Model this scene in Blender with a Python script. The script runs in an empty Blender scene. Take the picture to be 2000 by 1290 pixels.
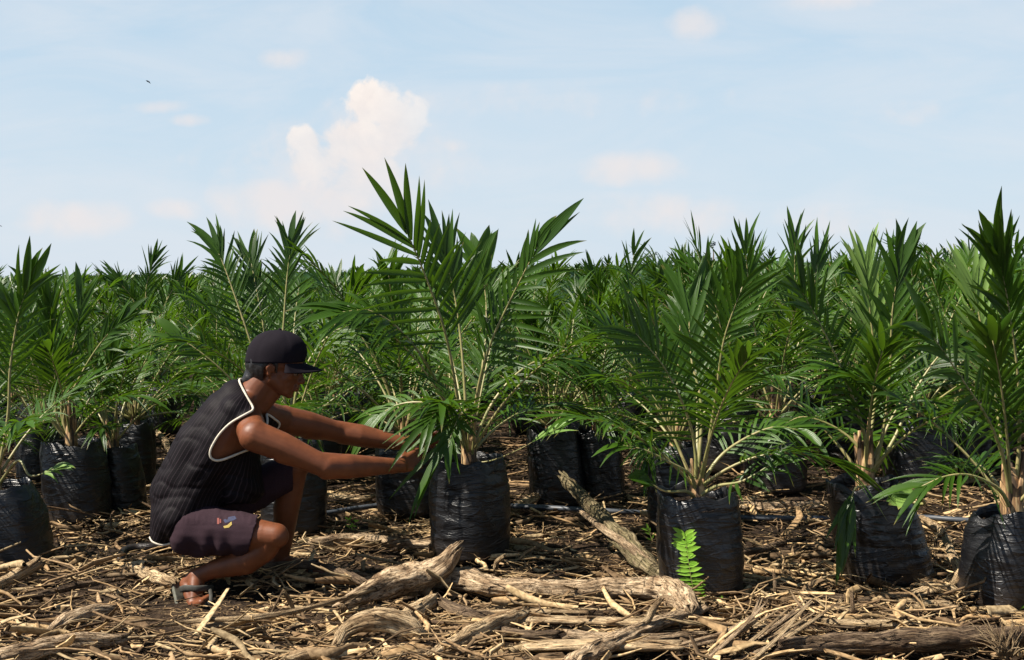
import bpy, bmesh, math, random
import numpy as np
from mathutils import Vector, Matrix, noise, Quaternion
from mathutils.bvhtree import BVHTree
R = math.radians
scene = bpy.context.scene
COL = scene.collection

# ---------------------------------------------------------------- camera
CAMH = 1.2
PITCH, ROLL, FPX = 2.865, -1.0, 2400.0
CM = Matrix.Rotation(R(90 - PITCH), 3, 'X') @ Matrix.Rotation(R(ROLL), 3, 'Z')
CMI = CM.inverted()
cd = bpy.data.cameras.new('camera'); cam = bpy.data.objects.new('camera', cd); COL.objects.link(cam)
cd.sensor_width = 36; cd.lens = 36 * FPX / 2000; cd.clip_end = 3000; cd.clip_start = 0.05
cam.matrix_world = Matrix.Translation((0, 0, CAMH)) @ CM.to_4x4()
scene.camera = cam

def ray(px, py):
    return CM @ Vector(((px - 1000) / FPX, -(py - 645) / FPX, -1))
def PT(px, py, d):
    """point seen at photo pixel (px,py), d metres ahead"""
    r = ray(px, py); return Vector((0, 0, CAMH)) + r * (d / r.y)
def GP(px, py, z=0.0):
    r = ray(px, py); return Vector((0, 0, CAMH)) + r * ((z - CAMH) / r.z)
def PX(p):
    q = CMI @ (Vector(p) - Vector((0, 0, CAMH)))
    return (1000 + FPX * q.x / -q.z, 645 - FPX * q.y / -q.z)

# ---------------------------------------------------------------- materials
def newmat(name):
    m = bpy.data.materials.new(name); m.use_nodes = True
    nt = m.node_tree; nt.nodes.clear()
    out = nt.nodes.new('ShaderNodeOutputMaterial')
    p = nt.nodes.new('ShaderNodeBsdfPrincipled')
    nt.links.new(p.outputs[0], out.inputs[0])
    return m, nt, p, out
def N(nt, t, **kw):
    n = nt.nodes.new(t)
    for k, v in kw.items():
        if k.startswith('i_'):
            key = k[2:]
            n.inputs[int(key) if key.isdigit() else key].default_value = v
        else: setattr(n, k, v)
    return n
def L(nt, a, b): nt.links.new(a, b)
def ramp(nt, src, stops, interp='LINEAR'):
    r = N(nt, 'ShaderNodeValToRGB'); r.color_ramp.interpolation = interp
    e = r.color_ramp.elements
    while len(e) < len(stops): e.new(0.5)
    for i, (p, c) in enumerate(stops):
        e[i].position = p; e[i].color = (c[0], c[1], c[2], 1) if len(c) == 3 else c
    L(nt, src, r.inputs[0]); return r
def mix(nt, fac, a, b, bt='MIX'):
    m = N(nt, 'ShaderNodeMix', data_type='RGBA', blend_type=bt)
    for s, i in ((fac, 0), (a, 6), (b, 7)):
        if hasattr(s, 'links'): L(nt, s, m.inputs[i])
        else: m.inputs[i].default_value = s if i == 0 else (s[0], s[1], s[2], 1)
    return m.outputs[2]
def math_(nt, op, a, b=None):
    m = N(nt, 'ShaderNodeMath', operation=op)
    for i, s in enumerate((a, b)):
        if s is None: continue
        if hasattr(s, 'links'): L(nt, s, m.inputs[i])
        else: m.inputs[i].default_value = s
    return m.outputs[0]

def leaf_mat(name, dark, light, back, rough=0.38, trans=0.3, vein=1.0):
    m, nt, p, out = newmat(name)
    oi = N(nt, 'ShaderNodeObjectInfo'); geo = N(nt, 'ShaderNodeNewGeometry')
    uv = N(nt, 'ShaderNodeUVMap')
    sep = N(nt, 'ShaderNodeSeparateXYZ'); L(nt, uv.outputs[0], sep.inputs[0])
    no = N(nt, 'ShaderNodeTexNoise', i_Scale=7.0, i_Detail=3.0); tc = N(nt, 'ShaderNodeTexCoord'); L(nt, tc.outputs['Object'], no.inputs['Vector'])
    fac = math_(nt, 'MULTIPLY_ADD', oi.outputs['Random'], 0.5)
    fac.node.inputs[2].default_value = 0.0
    # a random value of each leaflet is stored in the integer part of uv.y
    leafr = math_(nt, 'FLOOR', sep.outputs[1]); leafr = math_(nt, 'DIVIDE', leafr, 16.0)
    f2 = math_(nt, 'MULTIPLY', leafr, 0.5); f3 = math_(nt, 'ADD', fac, f2)
    f4 = math_(nt, 'ADD', f3, math_(nt, 'MULTIPLY', no.outputs[0], 0.3)); 
    c = mix(nt, f4, dark, light)
    # tips go straw-yellow
    tip = math_(nt, 'FRACT', sep.outputs[1]); 
    tr = ramp(nt, tip, [(0.86, (0, 0, 0)), (0.985, (1, 1, 1))])
    dry = math_(nt, 'GREATER_THAN', math_(nt, 'FRACT', math_(nt, 'MULTIPLY', leafr, 37.7)), 0.55)
    c = mix(nt, math_(nt, 'MULTIPLY', tr.outputs[0], math_(nt, 'MULTIPLY', dry, 0.8)), c, (0.22, 0.15, 0.05))
    # veins across
    w = math_(nt, 'SINE', math_(nt, 'MULTIPLY', sep.outputs[0], 44.0))
    w1 = math_(nt, 'MULTIPLY_ADD', w, 0.5); w1.node.inputs[2].default_value = 0.5
    c = mix(nt, math_(nt, 'MULTIPLY', w1, 0.22 * vein), c, light)
    L(nt, c, p.inputs['Base Color'])
    p.inputs['Roughness'].default_value = rough
    p.inputs['Specular IOR Level'].default_value = 0.32
    bp = N(nt, 'ShaderNodeBump', i_Strength=0.25 * vein, i_Distance=0.002); L(nt, w1, bp.inputs['Height']); L(nt, bp.outputs[0], p.inputs['Normal'])
    t = N(nt, 'ShaderNodeBsdfTranslucent'); L(nt, mix(nt, 0.5, c, back), t.inputs['Color'])
    ms = N(nt, 'ShaderNodeMixShader', i_0=trans); L(nt, p.outputs[0], ms.inputs[1]); L(nt, t.outputs[0], ms.inputs[2]); L(nt, ms.outputs[0], out.inputs[0])
    return m
M = {}
M['leaf'] = leaf_mat('palm_leaf', (0.003, 0.017, 0.002), (0.046, 0.106, 0.007), (0.16, 0.32, 0.012), rough=.36, trans=.28)
M['leaf_far'] = leaf_mat('palm_leaf_distant', (0.004, 0.022, 0.005), (0.032, 0.078, 0.013), (0.13, 0.26, 0.02), rough=0.42, trans=0.2, vein=0.0)
M['leaf_pale'] = leaf_mat('pale_leaf', (0.07, 0.15, 0.025), (0.17, 0.27, 0.06), (0.25, 0.4, 0.08), rough=0.45, trans=0.25)
M['fern'] = leaf_mat('fern_leaf', (0.20, 0.44, 0.04), (0.32, 0.56, 0.07), (0.35, 0.7, 0.05), rough=0.45, trans=0.4, vein=0.3)

M['dead_leaf'] = leaf_mat('dead_leaf', (0.08, 0.045, 0.018), (0.22, 0.15, 0.07), (0.2, 0.12, 0.04), rough=.8, trans=.15)
m, nt, p, out = newmat('rachis'); M['rachis'] = m
tc = N(nt, 'ShaderNodeTexCoord'); sp = N(nt, 'ShaderNodeSeparateXYZ'); L(nt, tc.outputs['Object'], sp.inputs[0])
no = N(nt, 'ShaderNodeTexNoise', i_Scale=25.0); L(nt, tc.outputs['Object'], no.inputs[0])
r_ = ramp(nt, no.outputs[0], [(0.3, (0.16, 0.17, 0.05)), (0.7, (0.30, 0.25, 0.11))]); L(nt, r_.outputs[0], p.inputs['Base Color']); p.inputs['Roughness'].default_value = 0.45

m, nt, p, out = newmat('trunk_fibre'); M['trunk'] = m
tc = N(nt, 'ShaderNodeTexCoord'); mp = N(nt, 'ShaderNodeMapping'); mp.inputs['Scale'].default_value = (60, 60, 9); L(nt, tc.outputs['Object'], mp.inputs[0])
no = N(nt, 'ShaderNodeTexNoise', i_Scale=1.0, i_Detail=5.0); L(nt, mp.outputs[0], no.inputs[0])
r_ = ramp(nt, no.outputs[0], [(0.4, (0.05, 0.03, 0.015)), (0.5, (0.22, 0.12, 0.05)), (0.62, (0.46, 0.31, 0.15))]); L(nt, r_.outputs[0], p.inputs['Base Color']); p.inputs['Roughness'].default_value = 0.75
bp = N(nt, 'ShaderNodeBump', i_Strength=0.7, i_Distance=0.004); L(nt, no.outputs[0], bp.inputs['Height']); L(nt, bp.outputs[0], p.inputs['Normal'])

m, nt, p, out = newmat('black_poly_bag'); M['bag'] = m
tc = N(nt, 'ShaderNodeTexCoord')
mp = N(nt, 'ShaderNodeMapping'); mp.inputs['Scale'].default_value = (4.5, 4.5, 24); L(nt, tc.outputs['Object'], mp.inputs[0])
no = N(nt, 'ShaderNodeTexNoise', i_Scale=1.0, i_Detail=5.0, i_Roughness=0.6, i_Distortion=1.6); L(nt, mp.outputs[0], no.inputs[0])
n2 = N(nt, 'ShaderNodeTexNoise', i_Scale=9.0, i_Detail=6.0, i_Roughness=0.7); L(nt, tc.outputs['Object'], n2.inputs[0])
sp = N(nt, 'ShaderNodeSeparateXYZ'); L(nt, tc.outputs['Object'], sp.inputs[0])
low = ramp(nt, math_(nt, 'ADD', sp.outputs[2], math_(nt, 'MULTIPLY', n2.outputs[0], 0.08)), [(0.03, (1, 1, 1)), (0.16, (0, 0, 0))])
dust = ramp(nt, n2.outputs[0], [(0.48, (0, 0, 0)), (0.75, (1, 1, 1))])
c = mix(nt, math_(nt, 'MULTIPLY', dust.outputs[0], 0.35), (0.005, 0.005, 0.006), (0.022, 0.022, 0.022))
c = mix(nt, math_(nt, 'MULTIPLY', low.outputs[0], 0.35), c, (0.07, 0.05, 0.035))
L(nt, c, p.inputs['Base Color'])
rr = math_(nt, 'MULTIPLY_ADD', n2.outputs[0], 0.3); rr.node.inputs[2].default_value = 0.2; L(nt, rr, p.inputs['Roughness'])
def ridge(src, k): return math_(nt, 'MAXIMUM', math_(nt, 'SUBTRACT', 1.0, math_(nt, 'MULTIPLY', math_(nt, 'ABSOLUTE', math_(nt, 'SUBTRACT', src, .5)), k)), 0.0)
m2 = N(nt, 'ShaderNodeMapping'); m2.inputs['Scale'].default_value = (5, 5, 16); m2.inputs['Rotation'].default_value = (.5, .3, 0); L(nt, tc.outputs['Object'], m2.inputs[0])
n3 = N(nt, 'ShaderNodeTexNoise', i_Scale=1.0, i_Detail=3.0, i_Distortion=1.0); L(nt, m2.outputs[0], n3.inputs[0])
hgt = math_(nt, 'ADD', math_(nt, 'MULTIPLY', ridge(no.outputs[0], 14), math_(nt, 'MULTIPLY', n3.outputs[0], .8)), math_(nt, 'MULTIPLY', ridge(n3.outputs[0], 20), .8))
bp = N(nt, 'ShaderNodeBump', i_Strength=0.5, i_Distance=0.004); L(nt, hgt, bp.inputs['Height']); L(nt, bp.outputs[0], p.inputs['Normal'])

def soil_nodes(nt, p, scale):
    tc = N(nt, 'ShaderNodeTexCoord')
    a = N(nt, 'ShaderNodeTexNoise', i_Scale=scale, i_Detail=8.0, i_Roughness=0.7); L(nt, tc.outputs['Object'], a.inputs[0])
    b = N(nt, 'ShaderNodeTexNoise', i_Scale=scale * 0.12, i_Detail=4.0); L(nt, tc.outputs['Object'], b.inputs[0])
    v = N(nt, 'ShaderNodeTexVoronoi', i_Scale=scale * 2.2); L(nt, tc.outputs['Object'], v.inputs[0])
    r1 = ramp(nt, a.outputs[0], [(0.34, (0.016, 0.010, 0.007)), (0.54, (0.045, 0.029, 0.018)), (0.72, (0.12, 0.085, 0.05))])
    r2 = ramp(nt, b.outputs[0], [(0.35, (0.55, 0.55, 0.55)), (0.65, (1.15, 1.1, 1.0))])
    L(nt, mix(nt, 1.0, r1.outputs[0], r2.outputs[0], 'MULTIPLY'), p.inputs['Base Color'])
    p.inputs['Roughness'].default_value = 0.95; p.inputs['Specular IOR Level'].default_value = 0.15
    h = math_(nt, 'ADD', a.outputs[0], math_(nt, 'MULTIPLY', v.outputs[0], 0.5))
    bp = N(nt, 'ShaderNodeBump', i_Strength=1.0, i_Distance=0.03); L(nt, h, bp.inputs['Height']); L(nt, bp.outputs[0], p.inputs['Normal'])
m, nt, p, out = newmat('ground_soil'); M['ground'] = m; soil_nodes(nt, p, 22.0)
m, nt, p, out = newmat('bag_soil'); M['soil'] = m; soil_nodes(nt, p, 60.0)

def wood_mat(name, c0, c1, c2, sc=(20, 1.6), bump=1.0, rnd=0.5):
    m, nt, p, out = newmat(name)
    uv = N(nt, 'ShaderNodeUVMap'); oi = N(nt, 'ShaderNodeObjectInfo')
    mp = N(nt, 'ShaderNodeMapping'); mp.inputs['Scale'].default_value = (sc[0], sc[1], 1); L(nt, uv.outputs[0], mp.inputs[0])
    cmb = N(nt, 'ShaderNodeCombineXYZ'); L(nt, math_(nt, 'MULTIPLY', oi.outputs['Random'], 50), cmb.inputs[2]); L(nt, cmb.outputs[0], mp.inputs['Location'])
    a = N(nt, 'ShaderNodeTexNoise', i_Scale=1.0, i_Detail=7.0, i_Roughness=0.65, i_Distortion=0.6); L(nt, mp.outputs[0], a.inputs[0])
    tc = N(nt, 'ShaderNodeTexCoord'); b = N(nt, 'ShaderNodeTexNoise', i_Scale=14.0, i_Detail=5.0); L(nt, tc.outputs['Object'], b.inputs[0])
    r1 = ramp(nt, a.outputs[0], [(0.36, c0), (0.46, c1), (0.62, c2)])
    r2 = ramp(nt, b.outputs[0], [(0.36, (0.55, 0.5, 0.46)), (0.56, (1.1, 1.1, 1.1))])
    c = mix(nt, 1.0, r1.outputs[0], r2.outputs[0], 'MULTIPLY')
    mp2 = N(nt, 'ShaderNodeMapping'); mp2.inputs['Scale'].default_value = (sc[0] * .55, sc[1] * .45, 1); L(nt, uv.outputs[0], mp2.inputs[0]); L(nt, cmb.outputs[0], mp2.inputs['Location'])
    k_ = N(nt, 'ShaderNodeTexNoise', i_Scale=1.3, i_Detail=5.0, i_Roughness=.7, i_Distortion=.4); L(nt, mp2.outputs[0], k_.inputs[0])
    cr = ramp(nt, math_(nt, 'ABSOLUTE', math_(nt, 'SUBTRACT', k_.outputs[0], .5)), [(0.002, (.22, .17, .14)), (0.018, (1, 1, 1))])
    c = mix(nt, 1.0, c, cr.outputs[0], 'MULTIPLY')
    L(nt, c, p.inputs['Base Color']); p.inputs['Roughness'].default_value = 0.85; p.inputs['Specular IOR Level'].default_value = 0.2
    h = math_(nt, 'ADD', math_(nt, 'ADD', a.outputs[0], math_(nt, 'MULTIPLY', b.outputs[0], 0.4)), math_(nt, 'MULTIPLY', cr.outputs[0], .6))
    bp = N(nt, 'ShaderNodeBump', i_Strength=bump, i_Distance=0.008); L(nt, h, bp.inputs['Height']); L(nt, bp.outputs[0], p.inputs['Normal'])
    return m
M['pale_wood'] = wood_mat('pale_dead_wood', (0.17, 0.105, 0.052), (0.43, 0.305, 0.170), (0.56, 0.43, 0.26))
M['bark_wood'] = wood_mat('bark_dead_wood', (0.10, 0.065, 0.036), (0.35, 0.245, 0.145), (0.50, 0.385, 0.25), sc=(16, 2.2))
M['dark_wood'] = wood_mat('dark_dead_wood', (0.04, 0.028, 0.018), (0.12, 0.08, 0.05), (0.24, 0.17, 0.10))
M['mossy_wood'] = wood_mat('mossy_dead_wood', (0.05, 0.042, 0.02), (0.14, 0.115, 0.055), (0.27, 0.21, 0.125))

m, nt, p, out = newmat('litter'); M['litter'] = m
ca = N(nt, 'ShaderNodeVertexColor', layer_name='col')
tc = N(nt, 'ShaderNodeTexCoord'); no = N(nt, 'ShaderNodeTexNoise', i_Scale=60.0, i_Detail=3.0); L(nt, tc.outputs['Object'], no.inputs[0])
r2 = ramp(nt, no.outputs[0], [(0.35, (0.55, 0.52, 0.48)), (0.62, (1.1, 1.1, 1.1))])
L(nt, mix(nt, 1.0, ca.outputs[0], r2.outputs[0], 'MULTIPLY'), p.inputs['Base Color']); p.inputs['Roughness'].default_value = 0.85; p.inputs['Specular IOR Level'].default_value = 0.2
bp = N(nt, 'ShaderNodeBump', i_Strength=0.6, i_Distance=0.004); L(nt, no.outputs[0], bp.inputs['Height']); L(nt, bp.outputs[0], p.inputs['Normal'])

def simple(name, col, rough=0.6, spec=0.4, nscale=40, namp=0.25, bump=0.3, bd=0.002, sheen=0):
    m, nt, p, out = newmat(name)
    tc = N(nt, 'ShaderNodeTexCoord'); no = N(nt, 'ShaderNodeTexNoise', i_Scale=float(nscale), i_Detail=5.0); L(nt, tc.outputs['Object'], no.inputs[0])
    r2 = ramp(nt, no.outputs[0], [(0.3, (1 - namp,) * 3), (0.7, (1 + namp,) * 3)])
    L(nt, mix(nt, 1.0, col, r2.outputs[0], 'MULTIPLY'), p.inputs['Base Color'])
    p.inputs['Roughness'].default_value = rough; p.inputs['Specular IOR Level'].default_value = spec
    if sheen: p.inputs['Sheen Weight'].default_value = sheen
    bp = N(nt, 'ShaderNodeBump', i_Strength=bump, i_Distance=bd); L(nt, no.outputs[0], bp.inputs['Height']); L(nt, bp.outputs[0], p.inputs['Normal'])
    return m
M['skin'] = simple('skin', (0.132, 0.042, 0.016), 0.5, 0.32, 22, 0.22, 0.35, .0012)
M['skin'].node_tree.nodes['Principled BSDF'].inputs['Subsurface Weight'].default_value = 0.06
M['skin'].node_tree.nodes['Principled BSDF'].inputs['Subsurface Radius'].default_value = (0.012, 0.004, 0.002)
M['cap'] = simple('cap_cloth', (0.009, 0.007, 0.010), 0.9, 0.1, 350, 0.2, 0.4, 0.001)
M['hair'] = simple('hair', (0.012, 0.010, 0.010), 0.45, 0.5, 90, 0.4, 0.6, 0.003)
M['shorts'] = simple('shorts_cloth', (0.030, 0.017, 0.022), 0.9, 0.1, 300, 0.15, 0.4, 0.001)
M['piping'] = simple('cream_piping', (0.50, 0.45, 0.36), 0.7, 0.3, 120, 0.12)
M['sandal'] = simple('sandal_rubber', (0.085, 0.085, 0.065), 0.7, 0.3, 60, 0.35, 0.4)
M['sandal_dark'] = simple('sandal_strap', (0.04, 0.038, 0.032), 0.7, 0.3, 60, 0.35, 0.4)
M['hose'] = simple('hose_plastic', (0.05, 0.056, 0.066), 0.45, 0.5, 18, 0.3, 0.3)
M['eye'] = simple('eyeball', (0.12, 0.09, 0.075), 0.35, 0.4)
M['iris'] = simple('iris', (0.012, 0.008, 0.006), 0.15, 0.5)
M['yellow'] = simple('yellow_thread', (0.34, 0.25, 0.06), 0.8)
M['red'] = simple('red_thread', (0.16, 0.04, 0.03), 0.8)
M['blue'] = simple('dark_blue_thread', (0.02, 0.025, 0.06), 0.8)
M['teal'] = simple('teal_cloth', (0.03, 0.12, 0.10), 0.8)
M['bird'] = simple('feathers', (0.02, 0.025, 0.04), 0.7)
M['far_tree'] = simple('haze_tinted_foliage', (0.34, 0.40, 0.42), 0.9, 0.1, 2, 0.3)  # distance haze painted into the foliage colour as a pale grey-blue tint

m, nt, p, out = newmat('vest_cloth'); M['vest'] = m
uv = N(nt, 'ShaderNodeUVMap'); sp = N(nt, 'ShaderNodeSeparateXYZ'); L(nt, uv.outputs[0], sp.inputs[0])
s = math_(nt, 'SINE', math_(nt, 'MULTIPLY', sp.outputs[0], 2 * math.pi / 0.0155))
r_ = ramp(nt, s, [(0.72, (0, 0, 0)), (0.93, (1, 1, 1))])
tc = N(nt, 'ShaderNodeTexCoord'); no = N(nt, 'ShaderNodeTexNoise', i_Scale=260.0); L(nt, tc.outputs['Object'], no.inputs[0])
n2 = N(nt, 'ShaderNodeTexNoise', i_Scale=14.0, i_Detail=3.0); L(nt, tc.outputs['Object'], n2.inputs[0])
sf = math_(nt, 'MULTIPLY', r_.outputs[0], math_(nt, 'MULTIPLY', n2.outputs[0], 0.9))
L(nt, mix(nt, sf, (0.0040, 0.0028, 0.0038), (0.038, 0.027, 0.032)), p.inputs['Base Color'])
p.inputs['Roughness'].default_value = 0.62; p.inputs['Specular IOR Level'].default_value = 0.10
bp = N(nt, 'ShaderNodeBump', i_Strength=0.35, i_Distance=0.002); L(nt, math_(nt, 'ADD', no.outputs[0], r_.outputs[0]), bp.inputs['Height']); L(nt, bp.outputs[0], p.inputs['Normal'])

# ---------------------------------------------------------------- mesh helpers
def mesh(name, V, F, mat, uv=None, smooth=True, col=None):
    """V (n,3); F list of faces or an int array; uv per vertex (n,2)"""
    me = bpy.data.meshes.new(name)
    if isinstance(F, np.ndarray):
        V = np.asarray(V, dtype=np.float32); k = F.shape[1]; nf = len(F)
        me.vertices.add(len(V)); me.vertices.foreach_set('co', V.ravel())
        me.loops.add(nf * k); me.loops.foreach_set('vertex_index', F.ravel().astype(np.int32))
        me.polygons.add(nf); me.polygons.foreach_set('loop_start', np.arange(0, nf * k, k, dtype=np.int32))
        me.update(calc_edges=True); me.validate()
    else:
        me.from_pydata([tuple(v) for v in V], [], [tuple(f) for f in F]); me.update()
    if uv is not None and len(me.loops):
        li = np.empty(len(me.loops), dtype=np.int32); me.loops.foreach_get('vertex_index', li)
        l = me.uv_layers.new(name='UVMap'); l.data.foreach_set('uv', np.asarray(uv, dtype=np.float32)[li].ravel())
    if col is not None:
        a = me.color_attributes.new('col', 'FLOAT_COLOR', 'POINT'); a.data.foreach_set('color', np.asarray(col, dtype=np.float32).ravel())
    if smooth: me.polygons.foreach_set('use_smooth', np.ones(len(me.polygons), dtype=bool))
    if mat is not None: me.materials.append(mat)
    return me
def obj(name, me, parent=None, loc=None):
    o = bpy.data.objects.new(name, me); COL.objects.link(o)
    if parent is not None: o.parent = parent
    if loc is not None: o.location = loc
    return o
def tag(o, label=None, cat=None, group=None, kind=None):
    if label: o['label'] = label
    if cat: o['category'] = cat
    if group: o['group'] = group
    if kind: o['kind'] = kind
    return o
def empty(name, loc, **kw):
    o = bpy.data.objects.new(name, None); COL.objects.link(o); o.location = loc; o.empty_display_size = 0.1
    return tag(o, **kw)
def copy_tree(o, parent=None):
    c = o.copy(); COL.objects.link(c); c.parent = parent
    for ch in list(o.children): copy_tree(ch, c)
    return c
def catmull(P, n):
    P = [Vector(p) for p in P]
    if len(P) == 2: P = [P[0], P[0].lerp(P[1], .5), P[1]]
    Q = [P[0] * 2 - P[1]] + P + [P[-1] * 2 - P[-2]]
    out = []
    m_ = len(P) - 1
    for i in range(n):
        t = i / (n - 1) * m_; k = min(int(t), m_ - 1); u = t - k
        a, b, c, d = Q[k:k + 4]
        out.append(0.5 * ((2 * b) + (c - a) * u + (2 * a - 5 * b + 4 * c - d) * u * u + (3 * b - a - 3 * c + d) * u ** 3))
    return out
def interp(R_, t):
    x = t * (len(R_) - 1); k = min(int(x), len(R_) - 2); return R_[k] + (R_[k + 1] - R_[k]) * (x - k)
def tube(P, Rad, sides=8, rough=0.0, freq=3.0, seed=0.0, flat=1.0, jag=0.0, closed=False):
    """returns V,F,UV of a tube along points P with radii Rad (list, interpolated)"""
    n = len(P); V = []; F = []; UV = []
    up = Vector((0, 0, 1)); dist = 0
    ux = None
    for i in range(n):
        if closed: t = (P[(i + 1) % n] - P[i - 1]).normalized()
        else: t = (P[min(i + 1, n - 1)] - P[max(i - 1, 0)]).normalized()
        if ux is None: ux = t.cross(up if abs(t.z) < 0.9 else Vector((1, 0, 0))).normalized()
        ux = (ux - t * ux.dot(t)).normalized(); uy = t.cross(ux)
        if i: dist += (P[i] - P[i - 1]).length
        r = interp(Rad, i / (n - 1)) if len(Rad) > 1 else Rad[0]
        for k in range(sides):
            a = 2 * math.pi * k / sides
            rr = r
            if rough:
                rr *= 1 + rough * (noise.noise(Vector((math.cos(a) * 1.6, math.sin(a) * 1.6, dist * freq + seed))) * 1.3
                                   + 0.6 * noise.noise(Vector((math.cos(a) * 5, math.sin(a) * 5, dist * freq * 2.2 + seed)))
                           + 1.5 * abs(noise.noise(Vector((math.cos(a) * 6, math.sin(a) * 6, dist * freq * .5 + seed)))))
            v = P[i] + ux * math.cos(a) * rr + uy * math.sin(a) * rr * flat
            if jag and i in (0, n - 1): v += t * (noise.noise(Vector((a * 3, seed, i))) * jag)
            V.append(v); UV.append((a / (2 * math.pi) * 2 if k <= sides / 2 else 2 - a / math.pi, dist * 10))
    rings = n if closed else n - 1
    for i in range(rings):
        for k in range(sides):
            a, b = i * sides + k, i * sides + (k + 1) % sides
            j = ((i + 1) % n) * sides
            F.append((a, b, j + (k + 1) % sides, j + k))
    if not closed:
        for i, rev in ((0, True), (n - 1, False)):
            c = len(V); V.append(P[i]); UV.append((0.5, i * 0.3))
            for k in range(sides):
                a, b = i * sides + k, i * sides + (k + 1) % sides
                F.append((b, a, c) if rev else (a, b, c))
    return V, F, UV
def merge(parts):
    V, F, UV = [], [], []
    for v, f, u in parts:
        o = len(V); V += list(v); UV += list(u); F += [tuple(i + o for i in q) for q in f]
    return V, F, UV

# ---------------------------------------------------------------- palm fronds
def leaflets(P, T, Nn, tl, rs, n, lmax, wmax, seg=5, droop=0.25, wide_tip=1.0, fold=0.35, ang0=62, ang1=20, lift=0.25, across=3, jit=1.0, sidebias=(1, 1), miss=0.03, sideang=(1, 1), angp=1.3):
    """leaflets along a rachis given as arrays P,T,Nn (m,3); from parameter tl to 1. rs = numpy RandomState"""
    m_ = len(P); base, dirs, nor, ln, wd = [], [], [], [], []
    for i in range(n):
        for s in (-1, 1):
            t = tl + (1 - tl) * ((i + 0.5 + rs.uniform(-.28, .28)) / n)
            if rs.rand() < miss: continue
            x = t * (m_ - 1); k = min(int(x), m_ - 2); u = x - k
            p_ = P[k] * (1 - u) + P[k + 1] * u; tt = T[k] * (1 - u) + T[k + 1] * u; nn = Nn[k] * (1 - u) + Nn[k + 1] * u
            sd = np.cross(tt, nn) * s
            q = (t - tl) / (1 - tl)
            a = math.radians(ang0 + (ang1 - ang0) * q ** angp + rs.uniform(-8, 8) * jit) * sideang[0 if s < 0 else 1]
            lf = lift + rs.uniform(-.18, .18) * jit
            d = tt * math.cos(a) + sd * math.sin(a) * math.cos(lf) + nn * math.sin(a) * math.sin(lf)
            d /= np.linalg.norm(d)
            prof = (0.45 + 0.55 * math.sin(math.pi * min(1, q * 1.25 + .12) ** 0.8)) if q < .7 else 1.0 - 0.12 * (q - .7) / .3
            w = .86 * wmax * (0.55 + 0.45 * q ** 1.0) * rs.uniform(.8, 1.1)
            if q > 1 - 1.4 / n: w *= 1 + wide_tip * rs.uniform(.5, 1); 
            base.append(p_); dirs.append(d); nor.append(nn); ln.append(lmax * prof * rs.uniform(.86, 1.08) * sidebias[0 if s < 0 else 1]); wd.append(w)
    base, dirs, nor = map(np.array, (base, dirs, nor)); ln = np.array(ln); wd = np.array(wd)
    c = len(base)
    side = np.cross(dirs, nor); side /= np.linalg.norm(side, axis=1)[:, None]
    tw = rs.uniform(-.9, .9, c) * jit
    nn = np.cross(side, dirs)
    S = np.linspace(0, 1, seg + 1)
    dr = (droop + .05) * rs.uniform(.3, 2.0, c)
    bend = rs.uniform(-.16, .16, c) * jit
    V = np.zeros((c, seg + 1, across, 3)); UV = np.zeros((c, seg + 1, across, 2))
    lid = rs.randint(0, 15, c)
    for j, s in enumerate(S):
        w = wd * 0.5 * (max(0.0, math.sin(math.pi * min(1, (s * 0.93 + .07)) ** 0.75)) ** 0.8 if s < 1 else 0.02)
        cen = base + dirs * (ln * s)[:, None] + np.array([0, 0, -1.0]) * (dr * ln * s ** 2.2)[:, None] + side * (bend * ln * s * s)[:, None]
        ca, sa = np.cos(tw * s)[:, None], np.sin(tw * s)[:, None]
        sd = side * ca + nn * sa; n2 = nn * ca - side * sa
        if across == 3:
            V[:, j, 0] = cen - sd * w[:, None] + n2 * (w * fold)[:, None]
            V[:, j, 1] = cen
            V[:, j, 2] = cen + sd * w[:, None] + n2 * (w * fold)[:, None]
        else:
            V[:, j, 0] = cen - sd * w[:, None]; V[:, j, 1] = cen + sd * w[:, None]
        for a in range(across):
            UV[:, j, a, 0] = a / (across - 1); UV[:, j, a, 1] = lid + min(s, .985)
    idx = np.arange(c * (seg + 1) * across).reshape(c, seg + 1, across)
    q = np.stack([idx[:, :-1, :-1], idx[:, :-1, 1:], idx[:, 1:, 1:], idx[:, 1:, :-1]], -1).reshape(-1, 4)
    return V.reshape(-1, 3), q, UV.reshape(-1, 2)

def path_frames(pts, nhint, twist=0.0):
    P = np.array([list(p) for p in pts]); T = np.gradient(P, axis=0); T /= np.linalg.norm(T, axis=1)[:, None]
    nh = np.array(nhint, dtype=float); Nn = nh[None] - T * (T @ nh)[:, None]; Nn /= np.linalg.norm(Nn, axis=1)[:, None]
    if twist:
        for i in range(len(P)):
            a = twist * i / (len(P) - 1); s = np.cross(T[i], Nn[i]); Nn[i] = Nn[i] * math.cos(a) + s * math.sin(a)
    return P, T, Nn

def frond_curve(az, el, length, bend, rs, n=14):
    """rachis starting at the origin; elevation falls by `bend` radians towards the tip"""
    p = Vector((0, 0, 0)); out = [p.copy()]; st = length / (n - 1); sw = rs.uniform(-.25, .25)
    for i in range(1, n):
        t = i / (n - 1); e = el - bend * t ** 1.5; a = az + sw * t
        p = p + Vector((math.cos(e) * math.cos(a), math.cos(e) * math.sin(a), math.sin(e))) * st; out.append(p.copy())
    return out

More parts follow.
